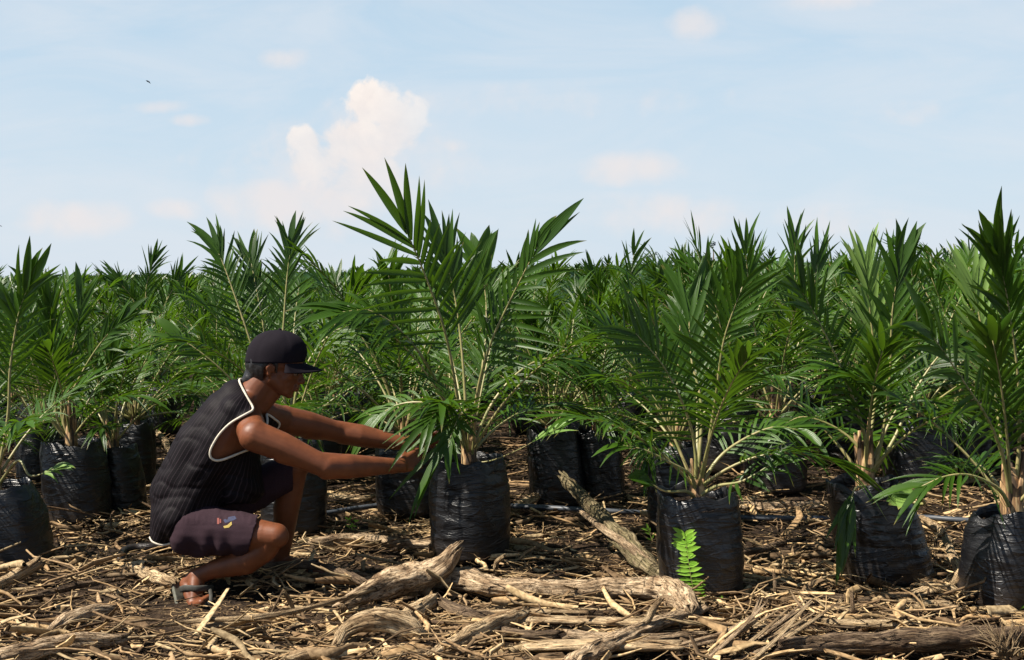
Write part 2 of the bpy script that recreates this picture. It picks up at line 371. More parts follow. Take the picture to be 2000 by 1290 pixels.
def make_frond(parent, pts, nhint, rs, n=17, lmax=.27, wmax=.03, tl=.36, seg=5, r0=.008, mat='leaf', rib=True, twist=0.0, across=3, name='frond', **kw):
    P, T, Nn = path_frames(pts, nhint, twist)
    V, F, UV = leaflets(P, T, Nn, tl, rs, n, lmax, wmax, seg=seg, across=across, **kw)
    o = obj(name, mesh(name, V, F, M[mat], UV), parent)
    if rib:
        v, f, u = tube(pts, [r0, r0 * .75, r0 * .5, r0 * .22], 6)
        obj('midrib', mesh('midrib', v, f, M['rachis'], u), o)
    return o

def make_bag(rs, Rr=.155, H=.42, lean=(0, 0), sag=0.0, ns=72, nh=44):
    V, F = [], []; sd = rs.uniform(0, 100)
    rim = .02
    for j in range(nh + 1):
        h = j / nh
        for k in range(ns):
            a = 2 * math.pi * k / ns
            sq = 1 + 0.045 * math.cos(4 * a + sd) + .03 * math.cos(2 * a + sd * 2)
            bulge = 0.90 + 0.13 * math.sin(math.pi * min(1, h * .9 + .08)) ** .7 + sag * (1 - h) ** 1.5
            if h < .06: bulge *= .86 + .14 * math.sqrt(h / .06)
            p_ = Vector((math.cos(a) * 1.5, math.sin(a) * 1.5, h * 2 + sd))
            rr = Rr * sq * bulge * (1 + .05 * noise.noise(p_))
            # horizontal creases, stronger in bands, plus some diagonal tension folds
            band = max(0, noise.noise(Vector((math.cos(a) * .8, math.sin(a) * .8, h * 1.5 + sd + 9))) + .25)
            rr += .009 * band * noise.noise(Vector((math.cos(a) * 1.2, math.sin(a) * 1.2, h * 21 + sd)))
            rr += .0018 * noise.noise(Vector((math.cos(a) * 3, math.sin(a) * 3, h * 42 + sd)))
            rr += .010 * abs(noise.noise(Vector((math.cos(a) * 2.4 + h * 3, math.sin(a) * 2.4, h * 2.5 + sd))))
            top = max(0, (h - .86) / .14)
            rr *= 1 + top * (.07 * noise.noise(Vector((math.cos(a) * 3.5, math.sin(a) * 3.5, sd + 3))) - .02)
            z = h * H + (rim * top * 1.6 * noise.noise(Vector((math.cos(a) * 2.2, math.sin(a) * 2.2, sd + 5))))
            V.append((math.cos(a) * rr + lean[0] * h ** 1.3 * H, math.sin(a) * rr + lean[1] * h ** 1.3 * H, z))
    # turned-in rim
    for dr, dz in ((.985, .004), (.965, .001), (.955, -.02), (.95, -.07)):
        for k in range(ns):
            x, y, z = V[nh * ns + k]; cx, cy = lean[0] * H, lean[1] * H
            V.append((cx + (x - cx) * dr, cy + (y - cy) * dr, z + dz))
    rows = nh + 4
    for j in range(rows):
        for k in range(ns): F.append((j * ns + k, j * ns + (k + 1) % ns, (j + 1) * ns + (k + 1) % ns, (j + 1) * ns + k))
    c = len(V); V.append((0, 0, 0))
    for k in range(ns): F.append(((k + 1) % ns, k, c))
    return V, F
def make_soil(rs, Rr, H, lean):
    V, F = [], []; ns, nr = 32, 6; sd = rs.uniform(0, 100)
    cx, cy = lean[0] * H, lean[1] * H
    V.append((cx, cy, H - .02))
    for j in range(1, nr + 1):
        for k in range(ns):
            a = 2 * math.pi * k / ns; r = Rr * .96 * j / nr
            x, y = math.cos(a) * r, math.sin(a) * r
            V.append((cx + x, cy + y, H - .03 - .012 * (j / nr) ** 2 + .014 * noise.noise(Vector((x * 30, y * 30, sd)))))
    for k in range(ns): F.append((0, 1 + k, 1 + (k + 1) % ns))
    for j in range(nr - 1):
        for k in range(ns):
            a, b = 1 + j * ns + k, 1 + j * ns + (k + 1) % ns; F.append((a, a + ns, b + ns, b))
    return V, F
def make_trunk(rs, H, lean, h=.20, r=.022, n=7):
    parts = []
    c = Vector((lean[0] * H, lean[1] * H, H - .05))
    for i in range(n):
        a = i * 2.4 + rs.uniform(0, 1); o = Vector((math.cos(a), math.sin(a), 0))
        hh = h * rs.uniform(.55, 1.15)
        pts = catmull([c + o * r * .6, c + o * r * .9 + Vector((0, 0, hh * .5)), c + o * r * (1.0 + rs.uniform(0, .45)) + Vector((0, 0, hh))], 7)
        parts.append(tube(pts, [r * .75, r * .6, r * .42, r * .22], 8, rough=.12, seed=i * 3.3))
    parts.append(tube(catmull([c, c + Vector((0, 0, h * .5)), c + Vector((0, 0, h * .8))], 6), [r * 1.5, r * 1.1, r * .5], 10, rough=.15, seed=7))
    return merge(parts)

BAGS = []
def palm_root(loc, label, group, rs, Rr=.155, H=.42, lean=(0, 0), sag=0.0, trunk_h=.2, trunk_r=.022, hi=True):
    root = empty('oil_palm_seedling', loc, label=label, cat='palm', group=group)
    V, F = make_bag(rs, Rr, H, lean, sag, *( (72, 44) if hi else (40, 24)))
    obj('grow_bag', mesh('grow_bag', V, F, M['bag']), root)
    V, F = make_soil(rs, Rr, H, lean); obj('soil', mesh('soil', V, F, M['soil']), root)
    V, F, UV = make_trunk(rs, H, lean, trunk_h, trunk_r); obj('trunk', mesh('trunk', V, F, M['trunk'], UV), root)
    return root
def random_fronds(root, rs, H, lean, n=11, size=1.0, seg=4, nl=15, az=None, elr=(38, 86), r0=.007, mat='leaf', lens=(.62, .98), across=3, wmax=.023, lmax=.26):
    c = Vector((lean[0] * H, lean[1] * H, H + .02)); a0 = rs.uniform(0, 6.28) if az is None else az
    for i in range(n):
        q = i / max(1, n - 1)
        a = a0 + i * 2.4 + rs.uniform(-.25, .25)
        el = R(elr[1] - (elr[1] - elr[0]) * q ** 1.15 + rs.uniform(-5, 5))
        Ln = size * (lens[1] - (lens[1] - lens[0]) * abs(q - .3) * 1.4) * rs.uniform(.85, 1.1)
        bend = rs.uniform(.25, .55) + .55 * q
        pts = [c + Vector((math.cos(a), math.sin(a), 0)) * .012 + p_ for p_ in frond_curve(a, el, Ln, bend, rs)]
        nh = (-math.cos(a) * .9, -math.sin(a) * .9, .75)
        make_frond(root, pts, nh, rs, n=nl, lmax=lmax * size * rs.uniform(.85, 1.1), wmax=wmax * size, seg=seg, r0=r0, mat=mat,
                   droop=.12 + .2 * q, wide_tip=rs.uniform(.2, 1.0), ang0=58, ang1=14, lift=.3, across=across, tl=rs.uniform(.30, .4))

# hero palms: fronds traced in 3-D from the photo, then filled with unplanned ones
def bag_at(px, base_y, Rr):
    g = GP(px, base_y, 0.0); return Vector((g.x, g.y + Rr * .8, 0))
def hero(px, base_y, label, fronds, seed, group='oil palm seedlings in black bags', Rr=.155, H=.42, lean=(0, 0), sag=0.0, extra=5, elr=(45, 80), trunk_h=.2, trunk_r=.022, size=1.0, lens=(.55, .85), az=None, nl=20):
    rs = np.random.RandomState(seed); loc = bag_at(px, base_y, Rr)
    root = palm_root(loc, label, group, rs, Rr, H, lean, sag, trunk_h, trunk_r)
    c = Vector((lean[0] * H, lean[1] * H, H))
    for f in fronds:
        pix = f['p']; dd = f.get('d', [0] * len(pix))
        pts = [PT(x, y, loc.y + lean[1] * H + d) - loc for (x, y), d in zip(pix, dd)]
        pts = [c + Vector((rs.uniform(-.012, .012), rs.uniform(-.012, .012), -.02))] + pts
        pts = catmull(pts, 20)
        kw = {k: v for k, v in f.items() if k not in ('p', 'd', 'n')}
        kw.setdefault('nleaf', nl); n_ = kw.pop('nleaf')
        kw.setdefault('r0', .0085)
        make_frond(root, pts, f.get('n', (0, -1, .3)), rs, n=n_, **kw)
    if extra: random_fronds(root, rs, H, lean, n=extra, size=size, seg=5, nl=nl, elr=elr, lens=lens, az=az)
    return root

A = hero(918, 1103, 'tall oil palm seedling whose lowest leaves the crouching man is holding', [
    dict(p=[(897, 800), (872, 660), (833, 545), (792, 448)], d=[-.03, -.10, -.17, -.24], n=(.25, -1, .35), lmax=.385, wmax=.034, nleaf=13, ang0=70, ang1=4, angp=3.2, wide_tip=.7, tl=.47, droop=.03, lift=.10, jit=.45, sidebias=(1.0, .9), sideang=(1.0, .66), r0=.010, seg=7),
    dict(p=[(930, 780), (955, 680), (1000, 580), (1052, 478)], d=[-.02, -.08, -.14, -.2], n=(-.35, -1, .3), lmax=.30, wmax=.032, nleaf=15, ang0=66, ang1=6, angp=2.6, wide_tip=.9, tl=.40, droop=.05, lift=.1, jit=.5, sideang=(.6, 1.05), sidebias=(.7, 1.05), r0=.009, seg=7),
    dict(p=[(860, 760), (800, 665), (730, 610), (665, 610)], d=[-.06, -.16, -.24, -.3], n=(.3, -.6, .9), lmax=.27, wmax=.030, nleaf=18, droop=.30, tl=.4),
    dict(p=[(905, 720), (890, 590), (868, 500)], d=[.05, .1, .12], n=(.2, -1, .2), lmax=.30, wmax=.032, nleaf=15, ang0=42, ang1=8, wide_tip=.5, droop=.05, tl=.5),
    dict(p=[(945, 700), (950, 600), (940, 520)], d=[.1, .2, .25], n=(-.2, -1, .2), lmax=.28, wmax=.035, nleaf=14, ang0=45, ang1=12, droop=.08, tl=.5),
    dict(p=[(960, 790), (1030, 715), (1100, 700), (1150, 725)], d=[.05, .12, .2, .22], n=(0, -.5, 1), lmax=.22, wmax=.028, nleaf=15, droop=.3, tl=.35),
    dict(p=[(925, 825), (905, 808), (890, 828), (874, 872)], d=[-.10, -.24, -.33, -.38], n=(-.35, -1, .25), lmax=.31, wmax=.030, nleaf=12, ang0=84, ang1=14, droop=.10, wide_tip=.6, tl=.42, miss=0, lift=-.05, r0=.006, sidebias=(.45, 1.0)),
    dict(p=[(915, 800), (890, 782), (862, 796), (838, 822)], d=[-.08, -.22, -.30, -.36], n=(-.2, -1, .5), lmax=.25, wmax=.026, nleaf=11, ang0=70, ang1=12, droop=.15, wide_tip=.4, tl=.42, miss=0, r0=.005, sidebias=(.7, 1.0)),
    dict(p=[(890, 830), (840, 790), (780, 790), (735, 815)], d=[-.03, -.05, -.02, 0], n=(0, -.7, .9), lmax=.20, wmax=.026, nleaf=12, droop=.35, tl=.4),
    dict(p=[(960, 900), (1010, 880), (1050, 858)], d=[-.05, -.12, -.16], n=(0, -.5, 1), lmax=.24, wmax=.05, nleaf=2, ang0=12, ang1=5, wide_tip=.6, droop=.12, tl=.9, mat='leaf_pale', r0=.004, miss=0),
], 11, Rr=.155, H=.415, extra=6, elr=(40, 72), trunk_h=.22, trunk_r=.024, lens=(.5, .8), az=1.0)
B = hero(1380, 1178, 'oil palm seedling in the bulging black bag behind the bright green fern', [
    dict(p=[(1358, 880), (1338, 800), (1295, 715), (1240, 650)], d=[-.02, -.05, -.08, -.12], n=(.1, -1, .55), lmax=.26, wmax=.019, nleaf=26, ang0=66, ang1=24, droop=.1, tl=.3, jit=.5, lift=.1, wide_tip=.3),
    dict(p=[(1385, 860), (1400, 760), (1415, 660), (1450, 560)], d=[-.04, -.10, -.16, -.22], n=(-.25, -1, .3), lmax=.27, wmax=.022, nleaf=25, ang0=70, ang1=20, droop=.12, tl=.28, jit=.6, lift=.12, wide_tip=.5),
    dict(p=[(1350, 930), (1310, 905), (1260, 880), (1215, 870)], d=[-.05, -.1, -.14, -.16], n=(0, -.6, 1), lmax=.15, wmax=.016, nleaf=13, droop=.2, tl=.2),
    dict(p=[(1400, 900), (1450, 860), (1510, 835), (1560, 840)], d=[.02, .05, .05, .02], n=(0, -.5, 1), lmax=.20, wmax=.022, nleaf=14, droop=.2, tl=.3),
    dict(p=[(1400, 950), (1450, 940), (1510, 905)], d=[-.05, -.12, -.15], n=(0, -.6, 1), lmax=.15, wmax=.025, nleaf=7, droop=.2, tl=.5),
    dict(p=[(1340, 960), (1300, 960), (1262, 940)], d=[-.08, -.12, -.15], n=(0, -.6, 1), lmax=.12, wmax=.05, nleaf=2, ang0=14, ang1=6, droop=.1, tl=.8),
    dict(p=[(1370, 800), (1350, 700), (1345, 600)], d=[.06, .12, .18], n=(0, -1, .2), lmax=.28, wmax=.03, nleaf=17, ang0=45, ang1=14, tl=.4, droop=.08),
], 12, Rr=.150, H=.375, lean=(-.03, 0), extra=5, elr=(40, 70), trunk_r=.02, trunk_h=.16, lens=(.5, .75))
C = hero(1752, 1148, 'oil palm seedling with orange stem base in the dark slumped bag', [
    dict(p=[(1722, 860), (1738, 740), (1742, 620), (1755, 520)], d=[-.02, -.03, -.05, -.06], n=(-.2, -1, .15), lmax=.26, wmax=.028, nleaf=18, ang0=44, ang1=8, wide_tip=.7, droop=.04, tl=.45, lift=.1),
    dict(p=[(1690, 860), (1655, 750), (1610, 650), (1560, 560)], d=[-.03, -.08, -.12, -.16], n=(.3, -1, .35), lmax=.25, wmax=.024, nleaf=22, ang0=62, ang1=20, droop=.12, tl=.32),
    dict(p=[(1700, 860), (1712, 740), (1700, 620), (1690, 530)], d=[.05, .1, .12, .14], n=(0, -1, .1), lmax=.27, wmax=.026, nleaf=20, ang0=34, ang1=8, droop=.04, tl=.4, mat='leaf_pale', wide_tip=.3),
    dict(p=[(1745, 860), (1790, 760), (1840, 690), (1880, 680)], d=[.02, .08, .12, .15], n=(-.3, -.8, .6), lmax=.24, wmax=.024, nleaf=18, droop=.2, tl=.35),
    dict(p=[(1680, 880), (1630, 835), (1570, 815), (1530, 830)], d=[0, .02, .02, 0], n=(0, -.6, 1), lmax=.19, wmax=.022, nleaf=14, droop=.25, tl=.35),
    dict(p=[(1690, 950), (1670, 955), (1660, 985)], d=[-.12, -.2, -.22], n=(0, -1, .3), lmax=.19, wmax=.042, nleaf=4, ang0=14, ang1=6, droop=.35, tl=.8, miss=0),
    dict(p=[(1800, 985), (1790, 965), (1775, 965)], d=[-.15, -.2, -.22], n=(0, -.7, 1), lmax=.13, wmax=.07, nleaf=2, ang0=25, ang1=8, droop=.1, tl=.7, mat='leaf_pale', miss=0),
], 13, Rr=.155, H=.37, lean=(-.22, 0), sag=.14, extra=5, elr=(40, 70), trunk_h=.26, trunk_r=.026, lens=(.5, .75))
D = hero(1982, 1196, 'oil palm seedling in the creased bag at the edge on the far right', [
    dict(p=[(1990, 880), (1988, 740), (1970, 600), (1950, 500)], d=[-.02, -.06, -.1, -.14], n=(-.2, -1, .15), lmax=.28, wmax=.028, nleaf=22, ang0=50, ang1=8, wide_tip=.6, droop=.05, tl=.4),
    dict(p=[(1965, 920), (1935, 830), (1885, 750), (1810, 640)], d=[-.05, -.12, -.18, -.24], n=(.2, -1, .5), lmax=.27, wmax=.026, nleaf=20, ang0=64, ang1=20, droop=.14, tl=.32),
    dict(p=[(1955, 960), (1900, 930), (1850, 930), (1800, 950)], d=[-.05, -.1, -.14, -.15], n=(0, -.6, 1), lmax=.2, wmax=.022, nleaf=12, droop=.2, tl=.3),
    dict(p=[(2030, 860), (2060, 700), (2090, 560)], d=[0, 0, 0], n=(0, -1, .2), lmax=.28, wmax=.024, nleaf=24, ang0=60, ang1=14, tl=.35),
    dict(p=[(1950, 820), (1925, 680), (1900, 560)], d=[.08, .12, .16], n=(.1, -1, .2), lmax=.26, wmax=.024, nleaf=20, ang0=42, ang1=10, tl=.4, droop=.06, mat='leaf_pale', wide_tip=.3),
], 14, Rr=.135, H=.32, lean=(.1, 0), extra=5, elr=(40, 70), trunk_h=.26, trunk_r=.028, lens=(.5, .8))
Hh = hero(2, 1112, 'oil palm seedling in the leaning bag cut by the left edge', [
    dict(p=[(15, 820), (20, 720), (35, 620), (55, 560)], d=[0, -.02, -.04, -.06], n=(0, -1, .2), lmax=.26, wmax=.030, nleaf=15, ang0=48, ang1=12, tl=.4, droop=.06),
    dict(p=[(35, 900), (60, 930), (110, 915)], d=[-.1, -.15, -.18], n=(0, -.7, 1), lmax=.12, wmax=.03, nleaf=3, ang0=15, ang1=8, tl=.8, mat='leaf_pale'),
], 15, Rr=.155, H=.33, lean=(-.2, 0), sag=.1, extra=7, elr=(40, 72), lens=(.45, .68))
I_ = hero(140, 1028, 'oil palm seedling with upright spiky fronds in the wide bag left of the man', [
    dict(p=[(112, 820), (108, 740), (100, 660), (95, 600)], d=[0, 0, -.02, -.04], n=(0, -1, .1), lmax=.28, wmax=.026, nleaf=16, ang0=34, ang1=10, tl=.4, droop=.03),
    dict(p=[(120, 800), (135, 720), (150, 640), (160, 590)], d=[0, 0, .02, .04], n=(0, -1, .1), lmax=.25, wmax=.026, nleaf=16, ang0=40, ang1=10, tl=.4, droop=.03),
    dict(p=[(125, 810), (165, 720), (205, 660), (240, 625)], d=[-.02, -.04, -.06, -.08], n=(-.3, -1, .3), lmax=.22, wmax=.03, nleaf=12, ang0=46, ang1=10, tl=.5, droop=.06),
    dict(p=[(100, 820), (70, 730), (50, 660), (20, 600)], d=[0, 0, 0, 0], n=(.2, -1, .3), lmax=.24, wmax=.026, nleaf=16, ang0=50, ang1=14, tl=.4),
], 16, Rr=.150, H=.39, lean=(-.08, 0), extra=6, elr=(40, 74), lens=(.42, .66), trunk_h=.24)
J_ = hero(225, 1008, 'smaller oil palm seedling in the narrow bag just right of the spiky one', [
    dict(p=[(200, 800), (205, 740), (225, 690)], d=[0, 0, 0], n=(0, -1, .2), lmax=.2, wmax=.024, nleaf=12, ang0=45, ang1=12, tl=.4),
], 17, Rr=.125, H=.33, lean=(-.1, 0), extra=9, size=.72, elr=(40, 82), lens=(.6, .85))
K_ = hero(565, 1050, 'full bushy oil palm seedling directly behind the crouching man', [
    dict(p=[(520, 760), (480, 640), (445, 540), (425, 490)], d=[.02, .05, .1, .14], n=(.3, -1, .3), lmax=.24, wmax=.022, nleaf=22, ang0=56, ang1=14, tl=.4, droop=.06),
    dict(p=[(550, 740), (555, 620), (562, 530), (568, 485)], d=[.02, .04, .06, .08], n=(-.1, -1, .1), lmax=.24, wmax=.022, nleaf=22, ang0=48, ang1=12, tl=.4, droop=.06),
    dict(p=[(530, 740), (515, 640), (500, 560), (490, 510)], d=[.05, .1, .15, .2], n=(0, -1, .1), lmax=.24, wmax=.024, nleaf=20, ang0=46, ang1=12, tl=.4, droop=.05),
    dict(p=[(500, 800), (440, 730), (380, 680), (345, 660)], d=[-.05, -.1, -.12, -.12], n=(.1, -.8, .7), lmax=.2, wmax=.03, nleaf=13, ang0=50, ang1=16, tl=.4, droop=.15),
    dict(p=[(580, 760), (620, 680), (670, 640), (720, 650)], d=[0, .05, .1, .12], n=(-.1, -.8, .7), lmax=.22, wmax=.028, nleaf=16, ang0=56, ang1=18, tl=.4, droop=.25),
], 18, Rr=.155, H=.42, extra=7, elr=(40, 75), lens=(.6, .9))

# second row, partly seen between the first
UP = dict(ang0=46, ang1=12, droop=.05, tl=.38, wide_tip=.5, nleaf=22, wmax=.022, lmax=.25, n=(0, -1, .15))
hero(1525, 968, 'leafy palm seedling in the grey-glinting bag between the fern bag and slumped bag', [
    dict(p=[(1500, 760), (1470, 620), (1455, 480)], d=[0, -.03, -.05], **UP), dict(p=[(1530, 740), (1550, 600), (1552, 465)], d=[0, .03, .05], **UP),
    dict(p=[(1540, 760), (1580, 620), (1598, 500)], d=[0, .05, .09], **UP), dict(p=[(1480, 800), (1420, 680), (1385, 540)], d=[0, -.05, -.08], **UP)], 23, Rr=.155, H=.37, extra=9, elr=(36, 72), lens=(.6, .9), trunk_h=.24)
hero(1235, 872, 'tall palm seedling seen through the fine leaflets above the leaning log', [
    dict(p=[(1230, 700), (1225, 600), (1238, 495)], d=[0, .02, .02], **UP), dict(p=[(1225, 720), (1185, 620), (1160, 545)], d=[0, 0, 0], **UP),
    dict(p=[(1240, 720), (1265, 630), (1290, 550)], d=[0, 0, 0], **UP)], 33, Rr=.155, H=.37, extra=9, elr=(36, 72), lens=(.6, .9))
hero(300, 852, 'broad tall palm seedling behind the small one left of the man', [
    dict(p=[(292, 650), (285, 570), (300, 510)], d=[0, .02, .02], **UP), dict(p=[(300, 660), (325, 590), (352, 540)], d=[0, 0, 0], **UP),
    dict(p=[(285, 660), (262, 590), (232, 550)], d=[0, 0, 0], **UP)], 28, Rr=.165, H=.38, extra=9, elr=(36, 74), lens=(.6, .95))
SECOND = [
    (1092, 992, .135, .38, 21, 'small bright palm seedling in the nearer of two bags between fern bag and man', .70),
    (1178, 985, .120, .37, 22, 'small bright palm seedling standing right beside its twin behind the leaning log', .72),
    (1805, 958, .165, .38, 24, 'palm seedling in the broad grey bag behind the slumped bag', .93),
    (1655, 908, .130, .36, 25, 'palm seedling in the narrow dark bag behind the orange stem base', .95),
    (795, 1012, .145, .38, 26, 'palm seedling in the crumpled bag behind the man\'s hands', .95),
    (1330, 1045, .125, .38, 27, 'low palm seedling in the bag hidden behind the fern bag', .75),
    (65, 905, .150, .38, 29, 'palm seedling in the half hidden bag behind the spiky palm', .95),
    (255, 955, .110, .36, 30, 'thin dark bag seedling tucked behind the smaller left palm', .70),
    (1040, 845, .150, .38, 31, 'palm seedling in the glinting bag behind the twin small palms', .95),
    (1890, 938, .140, .37, 32, 'dark bagged palm seedling between the broad grey bag and the right edge', 1.0),
    (665, 890, .150, .38, 34, 'palm seedling whose bag shows just right of the cap brim', .98),
]
occupied = [Vector((o.location.x, o.location.y)) for o in COL.objects if o.type == 'EMPTY' and o.name.startswith('oil_palm')]
for (px, by, Rr, H, sd, lab, size) in SECOND:
    rs = np.random.RandomState(sd); loc = bag_at(px, by, Rr); ln = (rs.uniform(-.1, .1), rs.uniform(-.05, .05))
    root = palm_root(loc, lab, 'oil palm seedlings in black bags', rs, Rr, H, ln, rs.uniform(0, .08), .2 * size, .02)
    random_fronds(root, rs, H, ln, n=18, size=size, seg=4, nl=19, elr=(22, 84), lens=(.62, .98))
    occupied.append(Vector((loc.x, loc.y)))

# rows behind: variants with their parts, copied
VAR = []
for v in range(6):
    rs = np.random.RandomState(100 + v); ln = (rs.uniform(-.1, .1), rs.uniform(-.05, .05))
    root = palm_root((0, 0, 0), 'young oil palm among the crowded middle rows behind the front bags', 'oil palm seedlings in the rows behind', rs, .155, .38, ln, .03, .18, .02, hi=False)
    random_fronds(root, rs, .38, ln, n=18, size=1.0, seg=3, nl=17, elr=(20, 85), r0=.007)
    VAR.append(root)
FARV = []
def crown_mesh(rs, nf, nl, seg, across, H=.38, w=.034):
    Vs, Fs, Us = [], [], []; off = 0
    for i in range(nf):
        q = i / (nf - 1); a = i * 2.4 + rs.uniform(-.3, .3); el = R(86 - 52 * q ** 1.15 + rs.uniform(-6, 6))
        pts = [Vector((0, 0, H)) + p_ for p_ in frond_curve(a, el, rs.uniform(.7, 1.0), rs.uniform(.3, .6) + .5 * q, rs, 8)]
        P, T, Nn = path_frames(pts, (-math.cos(a) * .9, -math.sin(a) * .9, .75))
        V, F, UV = leaflets(P, T, Nn, .35, rs, nl, .27, w, seg=seg, across=across, droop=.2, ang0=56, ang1=14, wide_tip=.6)
        Vs.append(V); Fs.append(F + off); Us.append(UV); off += len(V)
    return np.concatenate(Vs), np.concatenate(Fs), np.concatenate(Us)
for v in range(5):
    rs = np.random.RandomState(200 + v)
    root = empty('oil_palm_seedling', (0, 0, 0), label='young oil palm in the far rows, only its crown showing over the others', cat='palm', group='oil palm seedlings in the far rows')
    V, F, UV = crown_mesh(rs, 13, 13, 3, 2); obj('crown', mesh('crown', V, F, M['leaf_far'], UV), root)
    V, F = make_bag(rs, .15, .38, (0, 0), .03, 20, 8); obj('grow_bag', mesh('grow_bag', V, F, M['bag']), root)
    FARV.append(root)
random.seed(5)
used = set(); n_ind = 0
def place(kind, vi, x, y, s):
    global n_ind
    src = (VAR if kind == 'mid' else FARV)[vi]
    if (kind, vi) not in used: used.add((kind, vi)); r = src
    else: r = copy_tree(src)
    r.location = (x, y, 0); r.rotation_euler = (random.uniform(-.04, .04), random.uniform(-.04, .04), random.uniform(0, 6.28)); r.scale = (s,) * 3
    n_ind += 1
y = 6.4; row = 0
while y < 25.5:
    sp_ = 0.84 if y < 14 else 1.05
    x = -(y * .44 + 1.0) + (row % 2) * sp_ / 2
    while x < y * .44 + 1.0:
        xx = x + random.uniform(-.16, .16); yy = y + random.uniform(-.16, .16)
        ok = all((Vector((xx, yy)) - o).length > .48 for o in occupied) and (yy > 8.3 or abs(xx) > .1)
        if ok and n_ind < 295:
            s = random.choice((random.uniform(.72, .85), random.uniform(.8, .92), random.uniform(.84, .97))) * (1 + (yy > 13) * .03) * (1.09 if xx > .08 * yy else 1.0)
            place('mid' if yy < 12.5 else 'far', random.randrange(6 if yy < 12.5 else 5), xx, yy, s)
        x += sp_
    y += .80 if y < 14 else 1.0; row += 1
Y_STUFF = y
print('individual background palms', n_ind, 'to', round(y, 1))

# the plantation beyond them: too many to count, one object
rs = np.random.RandomState(77)
lows = [crown_mesh(np.random.RandomState(300 + i), 10, 8, 2, 2, w=.055) for i in range(4)]
Vs, Fs, Us = [], [], []; off = 0
y = Y_STUFF - .3
while y < 150:
    st = 1.15 if y < 45 else 1.15 + (y - 45) * .022
    x = -(y * .68 + 4) + rs.uniform(0, st)
    while x < y * .68 + 4:
        V, F, U = lows[rs.randint(4)]
        a = rs.uniform(0, 6.28); s = rs.uniform(.78, .98) * (1 + max(0, y - 60) * .0006); ca, sa = math.cos(a) * s, math.sin(a) * s
        W = np.stack([V[:, 0] * ca - V[:, 1] * sa + x + rs.uniform(-.25, .25), V[:, 0] * sa + V[:, 1] * ca + y + rs.uniform(-.25, .25), V[:, 2] * s * (1.04 if x > 0 else 1)], 1)
        Vs.append(W.astype(np.float32)); Fs.append(F + off); Us.append(U.astype(np.float32)); off += len(V); x += st
    y += st
print('stuff faces', sum(len(f) for f in Fs))
o = obj('distant_seedlings', mesh('distant_seedlings', np.concatenate(Vs), np.concatenate(Fs), M['leaf_far'], np.concatenate(Us)))
tag(o, 'dense green mass of young palms running to the horizon', 'plantation', kind='stuff')

# ---------------------------------------------------------------- ground
def ground_z(x, y):
    f = max(0, 1 - max(0, y - 9) / 10)
    return f * (.030 * noise.noise(Vector((x * 1.1, y * 1.1, 3))) + .016 * noise.noise(Vector((x * 4, y * 4, 5))) + .012 * noise.noise(Vector((x * 13, y * 13, 8)))) - .012
ys = [-6, -3, 0, 1.5, 2.5] + list(np.arange(3.2, 10, .045)) + list(np.arange(10, 20, .4)) + [21, 24, 28, 34, 45, 60, 90, 140, 220, 350, 600, 1000]
us = np.linspace(-1, 1, 170)
V = []; 
for yy in ys:
    w = max(6, .55 * abs(yy) + 2.2) if yy < 30 else yy * 1.6
    for u in us: V.append((u * w, yy, ground_z(u * w, yy)))
nx = len(us); F = np.array([(j * nx + i, j * nx + i + 1, (j + 1) * nx + i + 1, (j + 1) * nx + i) for j in range(len(ys) - 1) for i in range(nx - 1)])
tag(obj('ground', mesh('ground', np.array(V), F, M['ground'])), 'dark brown soil under the dead wood', 'ground', kind='structure')

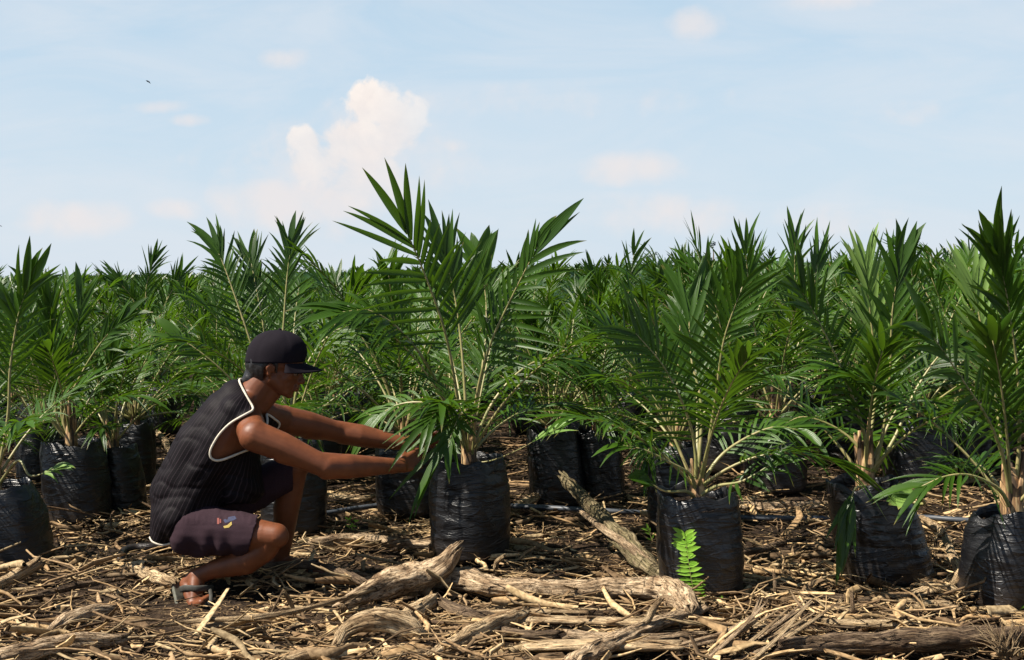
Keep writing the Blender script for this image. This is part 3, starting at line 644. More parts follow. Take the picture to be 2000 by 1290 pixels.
# ---------------------------------------------------------------- litter
FOOT = GP(390, 1190)
def litter(seed, n, y0, y1, lmin, lmax, rmin, rmax, pal, K=5, S=4, flat=1.0, zmax=.05, pitch=.18, horiz=.6):
    rs = np.random.RandomState(seed)
    yy = y0 + (y1 - y0) * rs.rand(n) ** 1.25; xx = rs.uniform(-1, 1, n) * (.44 * yy + .5)
    if horiz: az = np.where(rs.rand(n) < horiz, rs.normal(0, .45, n), rs.uniform(-math.pi, math.pi, n))
    else: az = rs.uniform(-math.pi, math.pi, n)
    q = rs.rand(n) ** 2.6; ln = lmin + (lmax - lmin) * q; rad = (rmin + (rmax - rmin) * q * rs.uniform(.4, 1, n))
    pt = rs.normal(0, pitch, n)
    zg = np.array([ground_z(a, b) for a, b in zip(xx, yy)])
    near = ((xx - FOOT.x) / .20) ** 2 + ((yy - FOOT.y + .06) / .30) ** 2 < 1
    rad = np.where(near, rad * .4, rad); ln = np.where(near, ln * .4, ln); pt = np.where(near, 0, pt); zg = np.where(near, zg - .01, zg)
    bare = np.array([noise.noise(Vector((a * 1.6, b * 1.6, 21))) + .4 * noise.noise(Vector((a * 5, b * 5, 22))) for a, b in zip(xx, yy)])
    zg = zg - np.clip((-.2 - bare) * .3, 0, .03) + np.clip(bare * .06, 0, .03)
    zz = zg + rad * .6 + zmax * rs.rand(n) ** 2 + np.abs(np.sin(pt)) * ln * .5
    d = np.stack([np.cos(az) * np.cos(pt), np.sin(az) * np.cos(pt), np.sin(pt)], 1)
    sd = np.cross(d, [0, 0, 1.0]); sd /= np.linalg.norm(sd, axis=1)[:, None]; up = np.cross(sd, d)
    b1, b2 = rs.normal(0, .12, n), rs.normal(0, .05, n); k2 = rs.normal(0, .06, n); roll = rs.uniform(0, 3.14, n)
    V = np.zeros((n, S + 1, K, 3)); c = np.stack([xx, yy, zz], 1)
    for j in range(S + 1):
        t = j / S - .5
        cen = c + d * (ln * t)[:, None] + sd * (ln * (b1 * (4 * t * t - .5) + k2 * math.sin(t * 9)))[:, None] + up * (ln * b2 * (4 * t * t - .5))[:, None]
        rr = rad * (1 - .45 * (t + .5)) * rs.uniform(.8, 1.15, n) * (.65 if j in (0, S) else 1)
        for k in range(K):
            a = 2 * math.pi * k / K
            ca, sa = math.cos(a), math.sin(a) * flat
            cr, sr = np.cos(roll * .35), np.sin(roll * .35)
            V[:, j, k] = cen + sd * ((ca * cr - sa * sr) * rr)[:, None] + up * ((ca * sr + sa * cr) * rr)[:, None]
    idx = np.arange(n * (S + 1) * K).reshape(n, S + 1, K)
    r = np.roll(idx, -1, axis=2)
    F = np.stack([idx[:, :-1], r[:, :-1], r[:, 1:], idx[:, 1:]], -1).reshape(-1, 4)
    pal = np.array(pal); ci = rs.randint(0, len(pal), n); cc = pal[ci] * np.array([1, .92, .78]) * rs.uniform(.6, 1.25, n)[:, None]
    C = np.ones((n, (S + 1) * K, 4)); C[:, :, :3] = cc[:, None, :]
    return V.reshape(-1, 3), F, C.reshape(-1, 4)
PALE = [(.50, .38, .23), (.42, .31, .18), (.55, .43, .27), (.34, .24, .14), (.30, .22, .14), (.20, .14, .085), (.13, .09, .055), (.36, .29, .19)]
DARKP = [(.20, .14, .085), (.13, .09, .055), (.09, .06, .038), (.28, .20, .12), (.16, .12, .08), (.34, .25, .15)]
sets = [
    litter(1, 2000, 3.3, 6.2, .03, .34, .0018, .008, PALE, zmax=.03),
    litter(2, 3600, 3.3, 9.5, .03, .30, .0018, .008, DARKP, zmax=.03),
    litter(3, 4600, 3.3, 6.5, .02, .11, .003, .015, PALE, K=6, S=2, flat=.28, pitch=.25, horiz=.3, zmax=.025),
    litter(4, 4600, 3.3, 9.5, .02, .10, .003, .013, DARKP, K=6, S=2, flat=.25, pitch=.25, horiz=.3, zmax=.025),
    litter(9, 1500, 3.3, 7.5, .06, .30, .004, .011, PALE, K=4, S=5, flat=.12, zmax=.03, pitch=.16, horiz=.4),
    litter(10, 1500, 3.3, 6.2, .03, .22, .008, .032, PALE, K=7, S=3, flat=.22, zmax=.02, pitch=.22, horiz=.3),
    litter(5, 1800, 5.5, 12, .03, .32, .0025, .010, DARKP, zmax=.03),
    litter(6, 7000, 3.3, 6.0, .02, .10, .0012, .003, PALE, K=3, S=3, zmax=.04, pitch=.35, horiz=.3),
    litter(7, 420, 3.4, 7.0, .05, .34, .008, .020, PALE, K=8, S=7, zmax=.012, pitch=.12),
    litter(8, 320, 3.4, 8.5, .06, .36, .008, .020, DARKP, K=8, S=7, zmax=.012, pitch=.12),
]
Vs, Cs, Fs = [], [], []; off = 0
for V, F, C in sets: Vs.append(V); Cs.append(C); Fs.append(F + off); off += len(V)
o = obj('wood_litter', mesh('wood_litter', np.concatenate(Vs), np.concatenate(Fs), M['litter'], col=np.concatenate(Cs)))
tag(o, 'thick litter of dead twigs, bark chips and splinters over the soil', 'litter', kind='stuff')

# ---------------------------------------------------------------- logs and branches
def log(name, pix, radii, mat, label, cat='branch', zs=None, sides=36, rough=.26, flat=1.0, seed=None, group=None, parts=(), step=.014, jag=.05):
    sd = seed if seed is not None else (pix[0][0] * .37 + pix[0][1] * .11)
    zs = zs or [interp(radii, i / (len(pix) - 1)) * .8 for i in range(len(pix))]
    P0 = [GP(x, y_, z + .022) for (x, y_), z in zip(pix, zs)]
    base = P0[0].copy(); base.z = 0
    ln = sum((P0[i + 1] - P0[i]).length for i in range(len(P0) - 1))
    pts = catmull([p_ - base for p_ in P0], max(6, int(ln / step)))
    for i, p_ in enumerate(pts):
        w = .006 * min(1, radii[0] / .02)
        p_ += Vector((noise.noise(Vector((sd, i * .35, 1))), noise.noise(Vector((sd, i * .35, 5))), noise.noise(Vector((sd, i * .35, 9))))) * w
    geo = [tube(pts, radii, sides, rough=rough, freq=7, seed=sd, flat=flat, jag=jag)]
    rs_ = random.Random(sd)
    for i in range(int(ln * (26 if radii[0] > .012 else 5))):                    # lifted bark slivers
        k = rs_.randrange(2, len(pts) - 2); tg = (pts[k + 1] - pts[k - 1]).normalized() * rs_.choice((-1, 1)); r_l = interp(radii, k / (len(pts) - 1))
        ou = (Vector((rs_.uniform(-1, 1), rs_.uniform(-1.2, .3), rs_.uniform(-.2, 1))) ); ou = (ou - tg * ou.dot(tg)).normalized()
        L_ = rs_.uniform(.02, .09); a_ = pts[k] + ou * r_l * .92
        geo.append(tube([a_, a_ + tg * L_ * .5 + ou * L_ * .05, a_ + tg * L_ + ou * L_ * rs_.uniform(.02, .22)], [rs_.uniform(.002, .005), .003, .0008], 5, flat=.5))
    for (pp, rr, zz) in parts:
        q = catmull([GP(x, y_, z) - base for (x, y_), z in zip(pp, zz)], 12)
        geo.append(tube(q, rr, 12, rough=rough, freq=9, seed=sd + 5, jag=.02))
    V, F, UV = merge(geo)
    o = obj(name, mesh(name, V, F, M[mat], UV), None, base)
    return tag(o, label, cat, group)
log('log', [(672, 1180), (740, 1150), (810, 1128), (862, 1108), (893, 1068)], [.020, .042, .046, .036, .020], 'bark_wood', 'barky log rising to a broken stub in front of the held palm\'s bag', 'log', zs=[.02, .04, .05, .08, .15])
log('log', [(830, 1128), (900, 1130), (980, 1148), (1100, 1152), (1200, 1148), (1280, 1150), (1325, 1165), (1350, 1200)], [.030, .038, .030, .028, .032, .040, .046, .028], 'bark_wood', 'long thick pale barky log lying across the middle, ending below the fern', 'log')
log('branch', [(655, 1262), (680, 1228), (740, 1210), (800, 1225), (822, 1250)], [.014, .020, .034, .030, .018], 'pale_wood', 'arched gnarled pale root with dark hollow under it', zs=[.01, .05, .08, .05, .01])
log('branch', [(775, 1215), (848, 1172)], [.020, .022, .021], 'pale_wood', 'short pale sawn-looking branch pointing up below the barky log')
log('branch', [(838, 1288), (900, 1252), (960, 1225), (1022, 1200)], [.018, .024, .026, .020], 'pale_wood', 'smooth pale branch with splintered end at the bottom middle', jag=.06)
log('branch', [(1110, 1300), (1180, 1262), (1270, 1222), (1378, 1188)], [.026, .030, .028, .018], 'bark_wood', 'straight grey-tan split branch ending just under the fern', flat=.7)
log('log', [(1520, 1266), (1640, 1258), (1800, 1250), (1900, 1246), (2040, 1236)], [.026, .030, .032, .026, .030], 'dark_wood', 'long brown log along the lower right edge', 'log')
log('log', [(1098, 930), (1150, 985), (1205, 1045), (1262, 1100), (1305, 1132)], [.020, .026, .033, .036, .026], 'mossy_wood', 'leaning mossy log propped beside the fern bag', 'log', zs=[.22, .16, .10, .05, .03])
log('branch', [(1135, 1000), (1180, 1035), (1235, 1072), (1290, 1120)], [.008, .012, .014, .010], 'bark_wood', 'thin branch running along the leaning mossy log', zs=[.13, .12, .09, .04])
log('branch', [(1005, 992), (1040, 975), (1088, 952)], [.020, .022, .014], 'pale_wood', 'pale knobbly branch pointing at the twin small palms', zs=[.02, .03, .07])
log('branch', [(-15, 1148), (35, 1122), (78, 1098)], [.020, .023, .020], 'pale_wood', 'pale broken branch in front of the bag at the left edge', zs=[.02, .03, .06])
log('branch', [(245, 1108), (290, 1122), (342, 1142)], [.016, .022, .018], 'pale_wood', 'pale rotten branch lying just left of the man\'s sandal')
log('branch', [(95, 1238), (130, 1212), (180, 1196), (222, 1190)], [.012, .024, .022, .010], 'bark_wood', 'tapering tan branch in the litter at lower left')
log('log', [(-20, 1290), (60, 1272), (140, 1258), (245, 1250)], [.022, .030, .028, .016], 'bark_wood', 'barky log in the bottom left corner', 'log')
log('wood_chunk', [(382, 1222), (430, 1224), (492, 1208)], [.014, .020, .018], 'pale_wood', 'bright split chunk of wood just below the man\'s sandal', 'wood', flat=.6, jag=.01)
log('branch', [(300, 1222), (400, 1212), (500, 1206), (610, 1186), (735, 1150)], [.006, .007, .008, .007, .005], 'pale_wood', 'long thin pale twig running from the sandal to the barky log', zs=[.03, .04, .05, .05, .05])
log('branch', [(610, 1062), (690, 1052), (760, 1058), (845, 1066)], [.020, .024, .018, .015], 'bark_wood', 'tan branch lying between the man\'s knee and the held palm\'s bag')
log('branch', [(440, 1118), (560, 1104), (640, 1110), (700, 1132), (730, 1150)], [.012, .014, .014, .012, .008], 'dark_wood', 'dark curved branch reaching out of the man\'s shadow', zs=[.03, .04, .05, .05, .05])
log('branch', [(555, 1158), (568, 1178), (574, 1198)], [.006, .008, .006], 'pale_wood', 'short pale twig sticking up below the man\'s knee', zs=[.1, .05, .01])
log('branch', [(968, 1112), (972, 1098), (985, 1086)], [.008, .008, .006], 'pale_wood', 'small twig stub standing against the held palm\'s bag', zs=[.05, .08, .12])
log('log', [(1430, 985), (1500, 992), (1580, 990), (1620, 985)], [.018, .024, .022, .014], 'bark_wood', 'short brown log lying behind the fern bag near the hose', 'log')
log('log', [(1570, 832), (1610, 834), (1650, 832)], [.030, .032, .032], 'bark_wood', 'grey round log deep between the bags, left of the narrow dark bag', 'log')
log('branch', [(1845, 1050), (1862, 1090), (1875, 1125), (1850, 1150)], [.010, .014, .016, .008], 'pale_wood', 'crooked branch between the slumped bag and the creased bag', zs=[.12, .08, .05, .02])
log('branch', [(1800, 1010), (1835, 1035), (1860, 1060)], [.010, .012, .008], 'pale_wood', 'short pale branch right behind the slumped bag', zs=[.03, .04, .05])
log('wood_chunk', [(1795, 1160), (1830, 1148), (1872, 1158)], [.020, .032, .018], 'pale_wood', 'bright broken wood chunk at the foot of the slumped bag', 'wood', flat=.6, jag=.05)
log('wood_chunk', [(1780, 1185), (1830, 1180), (1880, 1190)], [.014, .022, .012], 'pale_wood', 'flat pale chunk below the brightest one beside the creased bag', 'wood', flat=.5, jag=.04)
log('branch', [(1515, 1168), (1514, 1148), (1512, 1124)], [.006, .006, .005], 'bark_wood', 'upright peg-like twig right of the fern bag', zs=[0, .04, .08])
log('branch', [(1664, 1212), (1665, 1188), (1663, 1160)], [.007, .006, .005], 'bark_wood', 'upright twig standing below the slumped bag', zs=[0, .05, .09])
log('branch', [(1560, 1180), (1600, 1165), (1700, 1172)], [.010, .012, .008], 'dark_wood', 'dark stick lying in the shade before the slumped bag')
log('branch', [(1340, 1262), (1420, 1240), (1470, 1212), (1480, 1180)], [.012, .014, .012, .006], 'bark_wood', 'crooked brown branch curving up right of the split branch', zs=[.01, .03, .06, .1])
log('branch', [(1110, 1240), (1200, 1248), (1300, 1246), (1380, 1240)], [.014, .015, .013, .010], 'bark_wood', 'level brown branch behind the straight split branch')
log('branch', [(960, 1225), (1020, 1240), (1090, 1240)], [.010, .014, .012], 'dark_wood', 'dark bent branch under the smooth pale one')
log('branch', [(860, 1176), (920, 1200), (975, 1205)], [.016, .018, .010], 'dark_wood', 'dark branch stub behind the short pale branch')
log('branch', [(1230, 1228), (1262, 1212), (1275, 1190), (1290, 1172)], [.008, .010, .010, .006], 'pale_wood', 'forked-looking pale twig standing in front of the long log', zs=[.02, .05, .08, .1])
log('branch', [(1600, 1215), (1690, 1218), (1780, 1222)], [.010, .013, .010], 'pale_wood', 'light level branch above the long brown log')
log('branch', [(640, 968), (700, 975), (735, 968)], [.012, .016, .008], 'pale_wood', 'pale curled branch behind the man\'s forearms')
log('branch', [(255, 960), (300, 950), (330, 946)], [.010, .012, .010], 'pale_wood', 'straight pale stick behind the man\'s lower back')
log('branch', [(300, 838), (322, 862), (335, 892)], [.014, .020, .012], 'pale_wood', 'pale forked stick lying behind the man\'s upper back')
log('branch', [(1400, 1060), (1450, 1080), (1560, 1052)], [.010, .014, .008], 'dark_wood', 'dark stick lying in the shade right of the fern bag')
log('branch', [(0, 1175), (90, 1160), (160, 1142), (250, 1130)], [.010, .013, .010, .006], 'dark_wood', 'dark thin branch crossing the litter at far left')
log('branch', [(560, 1290), (640, 1272), (700, 1250)], [.012, .012, .007], 'pale_wood', 'pale stick leaning in from the bottom edge left of the arched root')
# flat planks of split palm wood
def plank(pix, w, label, mat='pale_wood', z=(.02, .03)):
    a, b = GP(*pix[0], z[0]), GP(*pix[1], z[1]); base = a.copy(); base.z = 0
    pts = catmull([a - base, (a + b) / 2 - base + Vector((0, 0, .004)), b - base], 24)
    V, F, UV = tube(pts, [w, w * 1.1, w], 14, rough=.14, freq=5, seed=pix[0][0], flat=.3, jag=.05)
    tag(obj('plank', mesh('plank', V, F, M[mat], UV), None, base), label, 'plank')
plank([(905, 1208), (1285, 1218)], .032, 'long flat split plank lying behind the smooth pale branch')
plank([(930, 1196), (1150, 1196)], .018, 'narrow split plank lying against the shade of the long log', z=(.03, .03))
plank([(1020, 1262), (1330, 1262)], .040, 'wide weathered plank at the bottom behind the split branch')
plank([(1370, 1222), (1520, 1228)], .020, 'short pale plank at the foot of the splinter bundle')
# bundle of shredded fibre slats
root = empty('splinter_bundle', GP(1450, 1285), label='fan of long shredded palm fibre slats sticking up at lower right', cat='wood')
rs = np.random.RandomState(4)
for i in range(11):
    x0, y0 = 1410 + rs.uniform(-50, 60), 1290 + rs.uniform(-25, 12); x1, y1 = x0 + rs.uniform(100, 180), y0 - rs.uniform(70, 130)
    a, b = GP(x0, y0, .01), GP(x1, y1 + 20, .0); b = PT(x1, y1, a.y + rs.uniform(.05, .25)); b.z = max(b.z, .03)
    V, F, UV = tube(catmull([a - root.location, (a + b) / 2 - root.location + Vector((0, 0, -.008)), b - root.location], 16), [rs.uniform(.006, .014), .009, .003], 8, rough=.2, seed=i, flat=.35)
    obj('slat', mesh('slat', V, F, M['bark_wood' if i % 2 else 'pale_wood'], UV), root)
# straw tuft bottom right
root = empty('straw_tuft', GP(1960, 1278), label='frayed fan of dry straw in the lower right corner', cat='straw')
geo = []
for i in range(40):
    a = GP(1965 + rs.uniform(-15, 15), 1282, .01); b = a + Vector((rs.uniform(-.10, .07), rs.uniform(-.05, .08), rs.uniform(.03, .11)))
    geo.append(tube(catmull([a - root.location, (a + b) / 2 - root.location + Vector((0, 0, .01)), b - root.location], 6), [.003, .002, .001], 4))
V, F, UV = merge(geo); obj('straw', mesh('straw', V, F, M['pale_wood'], UV), root)

# irrigation hose (flat black tape)
hp = [(560, 1016), (640, 1002), (720, 990), (800, 983), (990, 988), (1100, 994), (1200, 999), (1300, 1004), (1450, 1011), (1600, 1013), (1780, 1010), (1880, 1016), (2060, 1024)]
P0 = [GP(x, y_, .035 + (.02 if 960 < x < 1250 else 0)) for x, y_ in hp]; base = P0[0].copy(); base.z = 0
V, F, UV = tube(catmull([p_ - base for p_ in P0], 120), [.013], 10, rough=.10, freq=4, flat=.9)
tag(obj('irrigation_hose', mesh('irrigation_hose', V, F, M['hose'], UV), None, base), 'dark grey irrigation hose lying across the litter between the bags', 'hose')
P0 = [GP(x, y_, .025) for x, y_ in [(236, 1095), (240, 1078), (262, 1070), (300, 1068), (345, 1062)]]; base = P0[0].copy(); base.z = 0
V, F, UV = tube(catmull([p_ - base for p_ in P0], 24), [.016, .017, .017], 12, rough=.08, freq=4)
tag(obj('irrigation_hose', mesh('irrigation_hose', V, F, M['bag'], UV), None, base), 'short bent piece of black hose behind the man\'s hips', 'hose')

# fern
def leafy(name, loc, label, cat, fr, seed, mat='fern'):
    root = empty(name, loc, label=label, cat=cat); rs = np.random.RandomState(seed)
    for f in fr:
        pts = catmull([PT(x, y_, loc.y + d) - loc for (x, y_), d in zip(f['p'], f['d'])], 16)
        make_frond(root, pts, f.get('n', (0, -1, .3)), rs, n=f['k'], lmax=f['l'], wmax=f['w'], tl=.1, seg=3, r0=.0022, mat=mat, droop=.1, wide_tip=0, ang0=f.get('a0', 80), ang1=f.get('a1', 55), lift=.15, jit=f.get('j', .5), miss=0)
    return root
g = GP(1360, 1182)
leafy('fern', g, 'bright green fern growing in front of the bulging bag', 'fern', [
    dict(p=[(1365, 1180), (1352, 1140), (1344, 1090), (1337, 1040)], d=[0, -.01, -.01, 0], k=17, l=.060, w=.026, n=(-.5, -.9, .15), j=.3),
    dict(p=[(1366, 1180), (1368, 1150), (1368, 1115), (1372, 1085)], d=[0, .02, .03, .04], k=10, l=.026, w=.017, n=(-.5, -.9, .15), j=.3),
    dict(p=[(1368, 1182), (1385, 1175), (1400, 1168), (1414, 1155)], d=[0, .01, .01, .02], k=6, l=.025, w=.015)], 3)
g = GP(905, 1045)
g = GP(682, 1040)
leafy('weed', g, 'tiny green weed sprouting by the hose right of the man\'s knee', 'weed', [
    dict(p=[(682, 1040), (682, 1025), (680, 1012)], d=[0, 0, 0], k=3, l=.03, w=.012, a0=50, a1=30),
    dict(p=[(684, 1040), (690, 1028), (695, 1018)], d=[0, 0, 0], k=3, l=.025, w=.012, a0=50, a1=30)], 4)
g = GP(1990, 1160)
leafy('weed', GP(1992, 1200), 'small green sprig at the foot of the creased bag', 'weed', [
    dict(p=[(1992, 1200), (1990, 1180), (1988, 1160)], d=[0, 0, 0], k=4, l=.035, w=.014, a0=50, a1=30)], 6)
leafy('weed', GP(1270, 1062), 'single green blade clump beside the leaning log', 'weed', [
    dict(p=[(1275, 1062), (1270, 1045), (1262, 1030)], d=[0, 0, 0], k=3, l=.04, w=.014, a0=40, a1=20)], 7)

#PERSON_BEGIN
# ---------------------------------------------------------------- the crouching man
PD = 4.62                                   # depth of the middle of his body
LAT = Vector((.06, 1, 0)).normalized()
man = empty('person', (PT(420, 1150, PD).x, PD, 0), label='crouching man in dark cap, pinstriped sleeveless vest and shorts reaching for the palm', cat='person')
MO = man.location.copy()
def capsule(p0, p1, r0, r1, l0=1.0, l1=1.0, lat=LAT, ns=20, nc=6, mid=3):
    p0, p1 = Vector(p0), Vector(p1); a = (p1 - p0); ln = a.length; a = a.normalized() if ln > 1e-6 else Vector((0, 0, 1))
    u = (lat - a * lat.dot(a)); u = u.normalized() if u.length > .05 else a.orthogonal().normalized(); v = a.cross(u)
    V, F = [], []; rings = []
    for i in range(nc): th = math.pi / 2 * (1 - (i + .35) / (nc)); rings.append((p0 - a * r0 * math.sin(th), r0 * math.cos(th), l0))
    for i in range(mid + 1): t = i / mid; rings.append((p0.lerp(p1, t), r0 + (r1 - r0) * t, l0 + (l1 - l0) * t))
    for i in range(nc): th = math.pi / 2 * ((i + 1 - .35) / nc); rings.append((p1 + a * r1 * math.sin(th), r1 * math.cos(th), l1))
    for (c, r, l) in rings:
        for k in range(ns):
            an = 2 * math.pi * k / ns; V.append(c + u * math.cos(an) * r * l + v * math.sin(an) * r)
    n = len(rings)
    for i in range(n - 1):
        for k in range(ns): F.append((i * ns + k, i * ns + (k + 1) % ns, (i + 1) * ns + (k + 1) % ns, (i + 1) * ns + k))
    F.append(tuple(range(ns))[::-1]); F.append(tuple((n - 1) * ns + k for k in range(ns)))
    return V, F, [(0, 0)] * len(V)
def remeshed(name, caps, voxel, smooth_it, mat):
    """fuse overlapping closed shapes into one continuous surface"""
    V, F, _ = merge(caps)
    me = mesh(name + '_rough', [v - MO for v in V], F, mat)
    t = bpy.data.objects.new('tmp', me); COL.objects.link(t)
    bm = bmesh.new(); bm.from_mesh(me); bmesh.ops.recalc_face_normals(bm, faces=bm.faces); 
    bm.to_mesh(me); bm.free()
    rm = t.modifiers.new('r', 'REMESH'); rm.mode = 'VOXEL'; rm.voxel_size = voxel; rm.use_smooth_shade = True
    sm_ = t.modifiers.new('s', 'SMOOTH'); sm_.factor = .5; sm_.iterations = smooth_it
    dg = bpy.context.evaluated_depsgraph_get(); dg.update()
    out = bpy.data.meshes.new_from_object(t.evaluated_get(dg)); out.name = name
    bpy.data.objects.remove(t); bpy.data.meshes.remove(me)
    out.materials.clear(); out.materials.append(mat)
    out.polygons.foreach_set('use_smooth', np.ones(len(out.polygons), dtype=bool))
    return out
def q_(x, y, d=PD): return PT(x, y, d)
# joints
pelv, waist, chest, upper, nbase = q_(366, 1003), q_(394, 940), q_(440, 862), q_(474, 802), q_(484, 786)
shN, elN, wrN = q_(497, 852, 4.44), q_(637, 912, 4.46), q_(782, 910, 4.66)
shF, elF, wrF = q_(556, 822, 4.80), q_(668, 845, 4.93), q_(795, 868, 4.97)
hipN, knN, anN = q_(380, 1035, 4.52), q_(533, 1047, 4.46), q_(384, 1126, 4.53)
hipF, knF, anF = q_(400, 1005, 4.73), q_(578, 912, 4.80), q_(545, 1112, 4.86)
torso = [capsule(pelv, waist, .112, .100, 1.42, 1.38), capsule(waist, chest, .100, .112, 1.38, 1.36), capsule(chest, upper, .112, .078, 1.36, 1.8),
         capsule(upper, nbase, .075, .058, 1.7, 1.1)]
torso.append(capsule(q_(428, 825), q_(462, 786), .070, .062, 1.5, 1.5))
arms = []
for sh, el, wr in ((shN, elN, wrN), (shF, elF, wrF)):
    arms += [capsule(upper.lerp(sh, .35), sh, .060, .054, lat=Vector((0, 0, 1)))]
    m1 = sh.lerp(el, .38) + Vector((0, 0, .004)); m2 = sh.lerp(el, .8)
    arms += [capsule(sh, m1, .058, .053), capsule(m1, m2, .053, .044), capsule(m2, el, .044, .042)]
    up_ = Vector((0, 0, 1)); ax_ = (el - sh).normalized(); un = (up_ - ax_ * up_.dot(ax_)).normalized(); af = (wr - el).normalized(); uf = (up_ - af * up_.dot(af)).normalized()
    arms += [capsule(sh + un * .006, sh.lerp(el, .26) + un * .010 + Vector((0, -.010, 0)), .055, .040), capsule(sh.lerp(el, .42) - un * .014, sh.lerp(el, .74) - un * .012, .042, .032), capsule(sh.lerp(el, .45) + un * .012, sh.lerp(el, .78) + un * .008, .040, .030),
             capsule(sh.lerp(el, .90) + un * .010, el.lerp(wr, .26) + uf * .014, .034, .032), capsule(el - uf * .012, el.lerp(wr, .22) - uf * .010 , .036, .036)]
    f1 = el.lerp(wr, .28); f2 = el.lerp(wr, .72)
    arms += [capsule(el, f1, .043, .047), capsule(f1, f2, .047, .034), capsule(f2, wr, .034, .027, 1, 1.1)]
def hand(wr, dr, down, side, spread=.9, curl=(.35, .5, .4)):
    """wr wrist, dr direction of the palm, down = where the palm faces, side = towards the thumb"""
    dr = dr.normalized(); side = (side - dr * side.dot(dr)).normalized(); dn = dr.cross(side); 
    if dn.dot(down) < 0: dn = -dn
    out = []
    lens = [(.043, .026, .021), (.047, .030, .022), (.044, .028, .022), (.034, .021, .019)]
    for i, ls in enumerate(lens):
        off = (1.5 - i) * .0195
        kn = wr + dr * (.088 - abs(i - 1.2) * .005) + side * off
        out.append(capsule(wr + side * off * .5 + dr * .008, kn, .0165, .0125, lat=side))
        p_ = kn; ang = .12; fan = (1.5 - i) * .10 * spread
        for j, l_ in enumerate(ls):
            ang += curl[j] * (1 + .15 * i)
            d = (dr * math.cos(ang) + dn * math.sin(ang) + side * fan).normalized()
            n_ = p_ + d * l_; r = .0100 - .0009 * j - (.001 if i == 3 else 0)
            out.append(capsule(p_, n_, r, r - .0008, ns=12, nc=4)); p_ = n_
    tb = wr + dr * .022 + side * .026
    t1 = tb + (dr * .62 + side * .55 + dn * .45).normalized() * .042; t2 = t1 + (dr * .85 + side * .15 + dn * .5).normalized() * .032; t3 = t2 + (dr * .9 - side * .05 + dn * .42).normalized() * .024
    out += [capsule(wr + dr * .012 + side * .010, tb, .016, .015, ns=14), capsule(tb, t1, .0145, .0115, ns=14), capsule(t1, t2, .0112, .0102, ns=12, nc=4), capsule(t2, t3, .0102, .009, ns=12, nc=4)]
    return out
hands = hand(wrN, q_(850, 884, 4.78) - wrN, Vector((.1, .8, -.5)), Vector((.1, .45, 1)))
hands += hand(wrF, q_(880, 848, 4.99) - wrF, Vector((.1, -.6, -.8)), Vector((0, -.5, 1)), curl=(.25, .35, .3))
legs = []
for hp_, kn, an, far in ((hipN, knN, anN, 0), (hipF, knF, anF, 1)):
    t1 = hp_.lerp(kn, .5)
    legs += [capsule(hp_, t1, .088, .076), capsule(t1, kn.lerp(hp_, .12), .076, .054), capsule(kn.lerp(hp_, .12), kn + (kn - hp_).normalized() * .012, .053, .048)]
    k2 = kn + (an - kn).normalized() * .05 + (Vector((.01, 0, -.03)) if not far else Vector((.0, 0, 0)))
    c1 = k2.lerp(an, .30); back = Vector((-.012, 0, -.006)) if far else Vector((.004, 0, -.012))
    c2 = k2.lerp(an, .72)
    legs += [capsule(kn, k2, .047, .046), capsule(k2, c1 + back, .046, .052), capsule(c1 + back, c2, .052, .036), capsule(c2, an, .034, .031)]
# near foot stands on its ball, heel raised
heN, baN, toN = q_(366, 1141, 4.54), q_(383, 1179, 4.47), q_(404, 1187, 4.42)
toN.z = max(toN.z, .016)
legs += [capsule(anN, heN, .033, .029, lat=Vector((0, 1, 0))), capsule(heN, baN, .029, .024, 1.0, 1.5, lat=Vector((.3, 1, 0))), capsule(anN, baN, .031, .022, 1.0, 1.5, lat=Vector((.3, 1, 0)))]
for i in range(5):
    o_ = Vector((.3, 1, 0)).normalized() * (i - 2) * .0165
    legs.append(capsule(baN + o_ * 1.0, toN + o_ * 1.1 + Vector((-.003 * i, 0, 0)), .0135, .011 if i else .013, ns=12))
# far foot flat
baF = q_(608, 1140, 4.80); baF.z = .035; heF = q_(535, 1135, 4.88); heF.z = .045
legs += [capsule(anF, heF, .034, .032), capsule(heF, baF, .032, .022, 1.0, 1.7), capsule(anF, baF, .034, .020, 1.0, 1.6)]
for i in range(5):
    o_ = LAT * (i - 2) * .0165; legs.append(capsule(baF + o_, baF + o_ * 1.1 + Vector((.052 - .005 * i, -.01, -.014)), .012, .010, ns=12))
# head, tipped forward
HC = q_(540, 703)                       # centre of the skull
def hd(dx, dz, dy=0.0):                 # offsets in metres: forward, up, across, in the tipped frame of the head
    t = R(9); return HC + Vector((dx * math.cos(t) + dz * math.sin(t), dy, -dx * math.sin(t) + dz * math.cos(t)))
HL = Vector((0, 1, 0))
head = [capsule(hd(-.022, .0), hd(.018, .004), .088, .084, .86, .86, lat=HL), capsule(hd(.02, -.02), hd(.040, -.050), .066, .056, .98, .95, lat=HL),
        capsule(hd(.045, -.055), hd(.050, -.095), .046, .036, 1.12, 1.02, lat=HL),        # face
        capsule(hd(.060, -.118), hd(.064, -.122), .020, .018, 1.5, 1.3, lat=HL),          # chin
        capsule(hd(.082, -.022, -.03), hd(.082, -.022, .03), .014, .014, 1, 1),            # brow
        capsule(hd(.090, -.030), hd(.108, -.068), .007, .0115, 1.0, 1.0, lat=HL),          # nose
        capsule(hd(.100, -.071, -.011), hd(.100, -.071, .011), .0085, .0085),              # nostrils
        capsule(hd(.091, -.092, -.018), hd(.091, -.092, .018), .0075, .0075), capsule(hd(.090, -.102, -.015), hd(.090, -.102, .015), .008, .008)]
